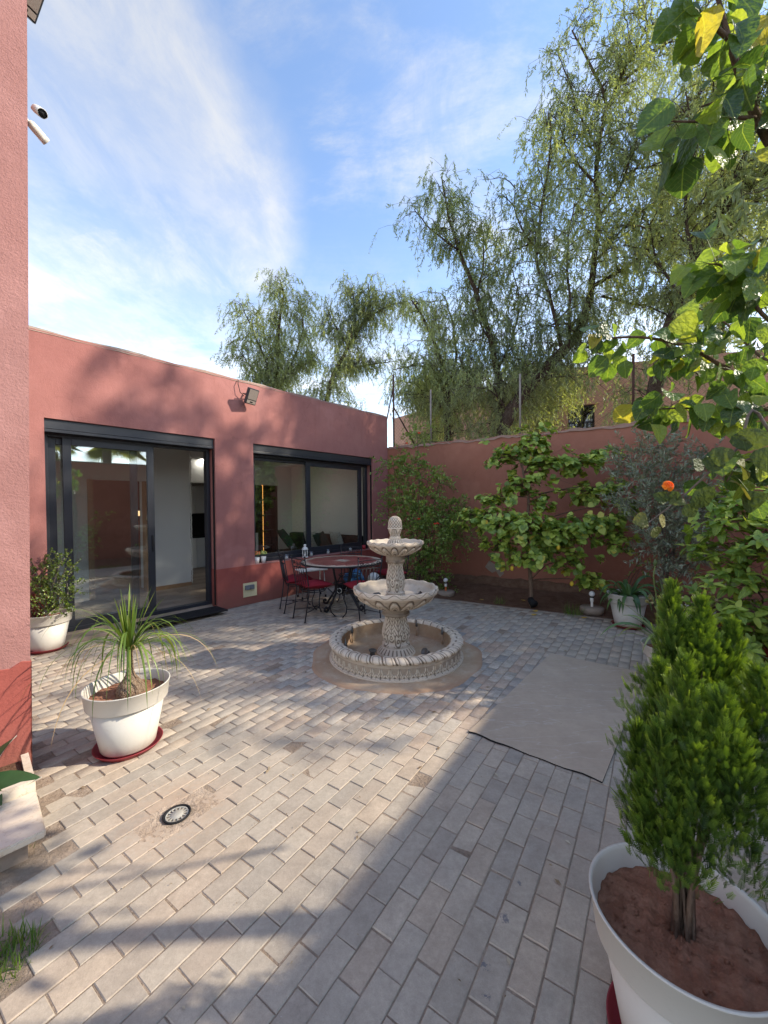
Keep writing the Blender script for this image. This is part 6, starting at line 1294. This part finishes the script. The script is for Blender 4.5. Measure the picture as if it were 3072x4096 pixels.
for ci, (ax, prof, n_) in enumerate(CONES):
    zs, rs = zip(*prof)
    for k in range(n_):
        u_ = gt.random(); z = zs[0] + (zs[-1] - zs[0]) * u_; th = gt.uniform(0, 2 * PI); lump = 1 + .15 * math.sin(3 * th + 7 * z) + .14 * math.sin(7 * th - 23 * z + 2) + .08 * math.sin(13 * th + 41 * z); f = gt.random() ** .35; r_ = np.interp(z, zs, rs) * f * lump; o_ = np.array([math.cos(th), math.sin(th), 0.])
        if z < .70 + .05 * gt.random(): continue
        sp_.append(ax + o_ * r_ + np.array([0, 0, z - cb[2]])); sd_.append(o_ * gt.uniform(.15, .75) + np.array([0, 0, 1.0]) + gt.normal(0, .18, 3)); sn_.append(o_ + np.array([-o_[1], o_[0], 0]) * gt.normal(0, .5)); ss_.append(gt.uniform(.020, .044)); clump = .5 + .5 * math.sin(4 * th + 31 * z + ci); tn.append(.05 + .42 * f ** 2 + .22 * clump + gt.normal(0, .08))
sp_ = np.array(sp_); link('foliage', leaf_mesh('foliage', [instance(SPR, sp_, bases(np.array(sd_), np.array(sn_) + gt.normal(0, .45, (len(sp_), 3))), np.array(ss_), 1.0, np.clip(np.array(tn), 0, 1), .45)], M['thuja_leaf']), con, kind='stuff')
for k in range(26):
    th = k * 2.4; z = gt.uniform(.75, 1.25); r_ = gt.uniform(.3, .8) * np.interp(z, (.66, .9, 1.4), (.1, .24, .01)); tip = AX + np.array([math.cos(th) * r_, math.sin(th) * r_, z - cb[2]]); segs.append((smooth_path([np.array([gt.normal(0, .012), gt.normal(0, .012), -.01]), tip * np.array([.35, .35, .5]), tip], 16), .008, .002))
thin_tubes('branches', segs, M['bark_brown'], con, None)
for k in range(4):
    a_ = k * 1.7; m = MB(); m.tube([Vector((.016 * math.cos(a_), .016 * math.sin(a_), -.03)), Vector((.022 * math.cos(a_), .022 * math.sin(a_), .12)), Vector((.06 * math.cos(a_), .06 * math.sin(a_), .34))], [.0095, .0075, .005], 7); m.build('stem', M['bark_brown'], con)
# ------------------------------------------------------------------ broad-leaved tree reaching in from the right
HS = [(0, (.05, .10, .04)), (.35, (.09, .165, .05)), (.6, (.14, .235, .055)), (.85, (.23, .33, .07)), (.95, (.33, .40, .09)), (1, (.42, .36, .08))]
M['heart_leaf'] = leaf_mat('broad_leaf', HS, .52, .38, .5, True)
AB = np.array([2.35, 1.55, -.03]); apr = empty('broad_leaved_tree', Vector(AB), 0, 'broad heart-leaved tree reaching in from the right edge', 'tree')
gq = np.random.default_rng(131)
m = MB(); m.tube([Vector((0, 0, 0)), Vector((.05, .05, .9)), Vector((.0, .1, 1.6)), Vector((-.05, .05, 2.3)), Vector((-.1, 0, 3.2))], [.07, .06, .05, .04, .025], 10); m.build('trunk', M['bark_brown'], apr)
BR = [([(1900, 980, 2.0), (1659, 850, 1.75), (1560, 790, 1.75), (1480, 748, 1.75), (1380, 728, 1.8), (1270, 735, 1.85)], .013, 44, 1), ([(1800, 900, 1.9), (1640, 880, 1.9), (1540, 830, 1.95), (1470, 775, 2.0), (1430, 730, 2.0)], .010, 30, 1), ([(1800, 780, 1.6), (1659, 690, 1.55), (1600, 610, 1.55), (1560, 575, 1.55), (1530, 570, 1.55)], .009, 30, 1), ([(1850, 950, 1.7), (1659, 885, 1.7), (1560, 885, 1.7), (1460, 882, 1.75), (1375, 888, 1.8)], .008, 36, 1), ([(1800, 600, 1.5), (1700, 590, 1.5), (1640, 560, 1.5), (1620, 545, 1.5)], .008, 14, 1), ([(1800, 1020, 1.6), (1659, 990, 1.55), (1600, 1000, 1.55), (1570, 1040, 1.5)], .008, 16, 1), ([(1800, 820, 1.9), (1659, 780, 1.9), (1570, 700, 2.0), (1500, 660, 2.05)], .009, 26, 1),
      ([(1760, 420, .95), (1659, 300, .95), (1605, 180, .95), (1570, 70, .95), (1545, -30, .95)], .013, 22, 0), ([(1605, 185, .95), (1560, 215, .95), (1515, 230, .93)], .006, 7, 0), ([(1640, 255, .95), (1580, 255, .92), (1500, 262, .9), (1450, 262, .9)], .005, 12, 0), ([(1580, 90, .95), (1520, 40, .92), (1460, 20, .9)], .006, 12, 0), ([(1700, 40, 1.0), (1640, 60, .98), (1600, 80, .97)], .006, 8, 0), ([(1700, 200, 1.0), (1650, 160, 1.0), (1620, 110, 1.0)], .006, 8, 0)]
LP, LT_, LNH, LS = [], [], [], []; pet = []
for pts, r_, n, low in BR:
    C = smooth_path([np.array(at(x, y_, d)) - AB for x, y_, d in pts], 26); m = MB(); m.tube([Vector(p) for p in C], list(np.linspace(r_, r_ * .3, 26)), 7); m.build('branch', M['bark_brown'], apr)
    n = int(n * (1.35 if low else 1.15))
    for k in range(n):
        f = .22 + .78 * (k + gq.random()) / n; p = np.array([np.interp(f, np.linspace(0, 1, 26), C[:, a]) for a in range(3)]); off = gq.normal(0, 1, 3); off[2] = off[2] * .6 - .05; off = unit(off) * gq.uniform(.02, .14 if low else .075); q = p + off; pet.append((smooth_path([p, p + off * .5 + np.array([0, 0, .012]), q], 4), .0013, .0009))
        LP.append(q); LT_.append(off / np.linalg.norm(off) * .55 + gq.normal(0, .35, 3) + np.array([-.1, 0, -.75])); LNH.append(np.array([-.2, -.85, .45]) + gq.normal(0, .65, 3)); LS.append(gq.uniform(.055, .102) if low else gq.uniform(.042, .078))
LP = np.array(LP); LB_ = bases(LT_, LNH); LS = np.array(LS); dist_ = np.linalg.norm(LP + AB - np.array([0, 0, CAM_H]), axis=1); vis = ((LP + AB)[:, 0] / (LP + AB)[:, 1] < .985)
order = np.argsort(-LS / dist_ * vis); a_, b_ = order[:300], order[300:]
leaf_objects('leaf', HEART, LP[a_], LB_[a_], LS[a_], M['heart_leaf'], apr, .88)
M['heart_leaf_s'] = leaf_mat('broad_leaf_mass', HS, .52, .38, .5); link('foliage', leaf_mesh('foliage', [instance(HEART, LP[b_], LB_[b_], LS[b_], .88)], M['heart_leaf_s']), apr, kind='stuff')
thin_tubes('petioles', pet, M['green_stem'], apr)
# lantana in front of the olive
NB = np.array([1.75, 1.35, -.02]); lan = empty('lantana', Vector(NB), 0, 'lantana shoot with an orange flower head at the right', 'shrub')
M['lan_leaf'] = leaf_mat('lantana_leaf', [(0, (.055, .085, .03)), (.6, (.10, .135, .045)), (1, (.20, .19, .06))], .3, .6, .3, True)
C = smooth_path([np.array([0, 0, 0]), np.array([-.05, .02, .9])] + [np.array(at(x, y_, d)) - NB for x, y_, d in ((1659, 927, 1.3), (1594, 969, 1.32), (1530, 1022, 1.36), (1474, 1073, 1.4), (1391, 1137, 1.46))], 40)
m = MB(); m.tube([Vector(p) for p in C], list(np.linspace(.006, .0025, 40)), 7); m.build('stem', M['bark_grey'], lan)
LP, LT_, LNH, LS = [], [], [], []
for (x, y_, d, sx, sy, s_) in ((1560, 965, 1.3, -.2, -1, .075), (1600, 930, 1.28, .3, -1, .08), (1640, 925, 1.26, 0, -1, .085), (1655, 965, 1.2, .1, -1, .09), (1575, 1040, 1.3, .6, -.8, .1), (1590, 1000, 1.32, .7, -.7, .09), (1520, 1015, 1.36, -.5, .8, .06), (1500, 1060, 1.38, .7, -.7, .085), (1475, 1075, 1.4, -.8, -.3, .055), (1480, 1090, 1.4, .5, -1, .06), (1440, 1085, 1.42, -.7, .5, .06), (1430, 1110, 1.43, .2, -1, .06), (1400, 1125, 1.45, -1, -.2, .06), (1390, 1140, 1.46, -.6, .5, .05), (1410, 1140, 1.45, .5, -1, .05), (1450, 1060, 1.41, .1, -.5, .055), (1545, 985, 1.34, -.3, -.9, .07), (1620, 990, 1.28, .4, -1, .085), (1610, 1060, 1.3, .2, -1, .09)):
    LP.append(np.array(at(x, y_, d)) - NB); LT_.append(np.array([sx, -.1, sy]) + gq.normal(0, .12, 3)); LNH.append(np.array([-.1, -.9, .5]) + gq.normal(0, .35, 3)); LS.append(s_ * .85)
leaf_objects('leaf', OVATE, np.array(LP), bases(LT_, LNH), np.array(LS), M['lan_leaf'], lan, 1.15)
m = MB(); m.tube([Vector(np.array(at(1470, 1075, 1.41)) - NB), Vector(np.array(at(1455, 1065, 1.41)) - NB), Vector(np.array(at(1442, 1053, 1.41)) - NB)], .0016, 6); m.build('flower_stalk', M['green_stem'], lan)
M['fl_or'] = simple('orange_red_petal', (.80, .13, .01), .5, .3, 0, .3, 200)
M['fl_or'] = leaf_mat('lantana_petal', [(0, (.75, .06, .01)), (.5, (.85, .16, .01)), (1, (.95, .38, .03))], .25, .5, .3)
LP, LT_, LNH, TN = [], [], [], []
for k in range(26):
    a_ = k * 2.4; q = math.sqrt(k / 26.); nrm = unit(np.array([math.cos(a_) * q, -.9 + .5 * q, math.sin(a_) * q + .45])); c_ = nrm * .017; u_ = unit(np.cross(nrm, [0, 0, 1.])); w_ = np.cross(nrm, u_)
    for j in range(5): b_ = j * 1.2566 + k; LP.append(c_); LT_.append(u_ * math.cos(b_) + w_ * math.sin(b_) + nrm * .25); LNH.append(nrm); TN.append(.15 + .75 * q if j % 2 else .25 + .6 * q)
link('flower_head', leaf_mesh('flower_head', [instance(LANCE, np.array(LP), bases(LT_, LNH), np.full(len(LP), .0085), .9, np.array(TN))], M['fl_or']), lan, tuple(np.array(at(1441, 1051, 1.40)) - NB))
# ------------------------------------------------------------------ agave leaves in the marble planter, grass, weeds, fallen leaves
AG = at(-80, 1712, 2.08); AGT = at(98, 1668, 2.16); agv = empty('agave', AG, 0, 'dark green leaf with frayed pale edge in the marble planter', 'plant')
M['agave_leaf'] = simple('dark_agave_leaf', (.030, .070, .022), .45, .4, 0, .25, 20); M['pale_edge'] = simple('dry_pale_edge', (.45, .42, .38), .8, .2)
for k, (az, L, wd, el, bend) in enumerate(((math.atan2((AGT - AG).y, (AGT - AG).x), (AGT - AG).length * .95, .15, 10, .35), (math.atan2((AGT - AG).y, (AGT - AG).x) - .5, .30, .15, 8, .6), (1.2, .30, .13, 50, 1.0), (2.6, .3, .12, 50, 1.2), (-1.9, .32, .13, 40, 1.4))):
    V, Q = strap((.0, 0, 0), az, R(el), L, wd, bend, 10, .3, .2, -.75 if k < 2 else 0); lf = link('leaf', npmesh('leaf', V, None, Q, M['agave_leaf'], None, True), agv)
    E_ = []; 
    for i in range(0, len(V), 3): E_ += [V[i], V[i] + (V[i] - V[i + 1]) * (.10 + .12 * ga.random()) + np.array([0, 0, .006])]
    E_ = np.array(E_); q = np.array([(2 * i, 2 * i + 1, 2 * i + 3, 2 * i + 2) for i in range(len(E_) // 2 - 1)]); link('frayed_edge', npmesh('frayed_edge', E_, None, q, M['pale_edge']), lf)
M['grass'] = leaf_mat('grass_blade', [(0, (.06, .13, .02)), (.6, (.12, .21, .03)), (1, (.22, .28, .06))], .3, .5, .3)
def grass(c, r_, n, h, label, seedling, cat='grass'):
    g_ = np.random.default_rng(seedling); V = []; Q = []; A_ = []; off = 0
    for k in range(n):
        rr = r_ * g_.random() ** .6; a_ = g_.uniform(0, 2 * PI); v, q = strap((c[0] + rr * math.cos(a_), c[1] + rr * math.sin(a_), c[2] - .01), g_.uniform(0, 6.28), R(g_.uniform(45, 88)), h * g_.uniform(.5, 1.25), .0042, g_.uniform(.2, 1.5), 5); V.append(v); Q.append(q + off); off += len(v); A_.append(np.full(len(v), g_.random()))
    return link('grass', npmesh('grass', np.concatenate(V), None, np.concatenate(Q), M['grass'], {'rnd': np.concatenate(A_)}), None, label=label, cat=cat, kind='stuff')
gp_ = gnd(-2, 2080); grass((gp_.x, gp_.y, -.03), .11, 420, .10, 'bright green grass growing at the lower left edge', 1)
gp_ = gnd(10, 1850); grass((gp_.x, gp_.y, -.03), .10, 60, .07, 'thin grass in front of the marble slab', 2)
gp_ = gnd(1237, 1328); grass((gp_.x, gp_.y, -.03), .12, 90, .22, 'wispy weeds in the back bed near the white bulb', 3)
gp_ = gnd(1080, 1302); grass((gp_.x, gp_.y, -.03), .10, 40, .16, 'few thin weeds in the back bed left of the lemon trunk', 4)
gp_ = gnd(1640, 1530); grass((2.55, 2.35, -.03), .35, 500, .10, 'low ground cover in the side bed behind the conifer', 5)
M['fallen'] = simple('fallen_yellow_leaf', (.55, .36, .06), .6, .3, 0, .3, 40); M['litter'] = simple('pale_fragment', (.60, .55, .45), .8, .2, 0, .2, 40)
for i, (x, y_) in enumerate(((1255, 1334), (1152, 1321), (1135, 1297), (1043, 1295), (1147, 1328))):
    q = gnd(x, y_); V, T_ = OVATE; me = npmesh('fallen_leaf', V * .085 * np.array([1, 1, -.6]), T_, None, M['fallen'])
    link('fallen_leaf', me, None, (q.x, q.y, .008), (0, 0, ga.uniform(0, 6)), ['yellow fallen leaf by the weeds at the bed edge', 'yellow fallen leaf on the pavers below the lemon trunk', 'small yellow fallen leaf left of the lemon trunk foot', 'fallen leaf on the pavers behind the fountain', 'pale fallen leaf right of the lemon trunk foot'][i], 'leaf', 'fallen leaves')
gl2 = np.random.default_rng(202); V = []; T_ = []
for k in range(420):
    p = Vector((gl2.uniform(-3.6, 2.6), gl2.uniform(.9, 6.2), 0))
    if not court(p) or (p - FOUNT).length < .96: continue
    s_ = gl2.uniform(.003, .010) if k % 6 else gl2.uniform(.012, .026); a_ = gl2.uniform(0, 6.28); b0 = len(V); u_ = np.array([math.cos(a_), math.sin(a_), 0]) * s_; w_ = np.array([-math.sin(a_), math.cos(a_), 0]) * s_ * .4; c_ = np.array([p.x, p.y, .006])
    V += [c_ - u_, c_ - w_ + [0, 0, .002], c_ + u_, c_ + w_ + [0, 0, .003]]; T_.append((b0, b0 + 1, b0 + 2, b0 + 3))
link('leaf_litter', npmesh('leaf_litter', np.array(V), None, np.array(T_), leaf_mat('litter', [(0, (.16, .11, .07)), (.6, (.30, .22, .13)), (1, (.55, .50, .40))], .1, .8, .2), {'rnd': np.repeat(gl2.random(len(T_)), 4)}), None, label='bits of dry leaf litter scattered over the pavers', cat='litter', kind='stuff')
# ------------------------------------------------------------------ palms and a shrub behind the side wall, mirrored in the glass
def fan_palm(loc, h, label, seed):
    g_ = np.random.default_rng(seed); t = empty('fan_palm', loc, 0, label, 'palm', 'palms beyond the side wall'); m = MB(); m.tube([Vector((0, 0, 0)), Vector((.05, 0, h * .5)), Vector((0, 0, h))], [.2, .17, .18], 12); m.build('trunk', M['bark_grey'], t)
    P_, T_, NH, S_ = [], [], [], []
    for k in range(34):
        az = k * 2.4; el = R(g_.uniform(-45, 75)); d = np.array([math.cos(az) * math.cos(el), math.sin(az) * math.cos(el), math.sin(el)]); c = np.array([0, 0, h]) + d * g_.uniform(.6, .9); nr = unit(np.cross(d, [0, 0, 1])); up = np.cross(nr, d)
        for j in range(18):
            a_ = R(-80 + 160 * j / 17); tip = d * math.cos(a_) + nr * math.sin(a_) + np.array([0, 0, -.25]); P_.append(c); T_.append(tip); NH.append(up); S_.append(.75 * (1 - .25 * abs(a_)))
    link('fronds', leaf_mesh('fronds', [instance(LANCE, np.array(P_), bases(T_, NH), np.array(S_) * 1.6, .07)], M['pepper']), t, kind='stuff')
fan_palm((9.9, -1.2, -.05), 4.9, 'fan palm beyond the side wall, mirrored in the door glass', 1); fan_palm((10.4, 1.2, -.05), 5.2, 'second fan palm beyond the side wall, mirrored in the door', 2); fan_palm((9.0, -3.6, -.05), 4.7, 'third fan palm, mirrored at the left of the door glass', 3)
BB = np.array([2.7, 1.0, -.03]); bsh = empty('side_shrub', Vector(BB), 0, 'dark shrub by the side wall, mirrored in the door glass', 'shrub'); gz_ = np.random.default_rng(5)
twiggy(BB, [(np.array([gz_.normal(0, .4) + .25, gz_.normal(0, .4) - .1, gz_.uniform(.4, 1.5)]), (.4, .4, .35), 8, (0, 0, .1)) for _ in range(10)], gz_, 2.2, .3, 9, .10, .3, .3, M['lemon_leaf'], M['bark_brown'], bsh, LANCE, .008, .4)
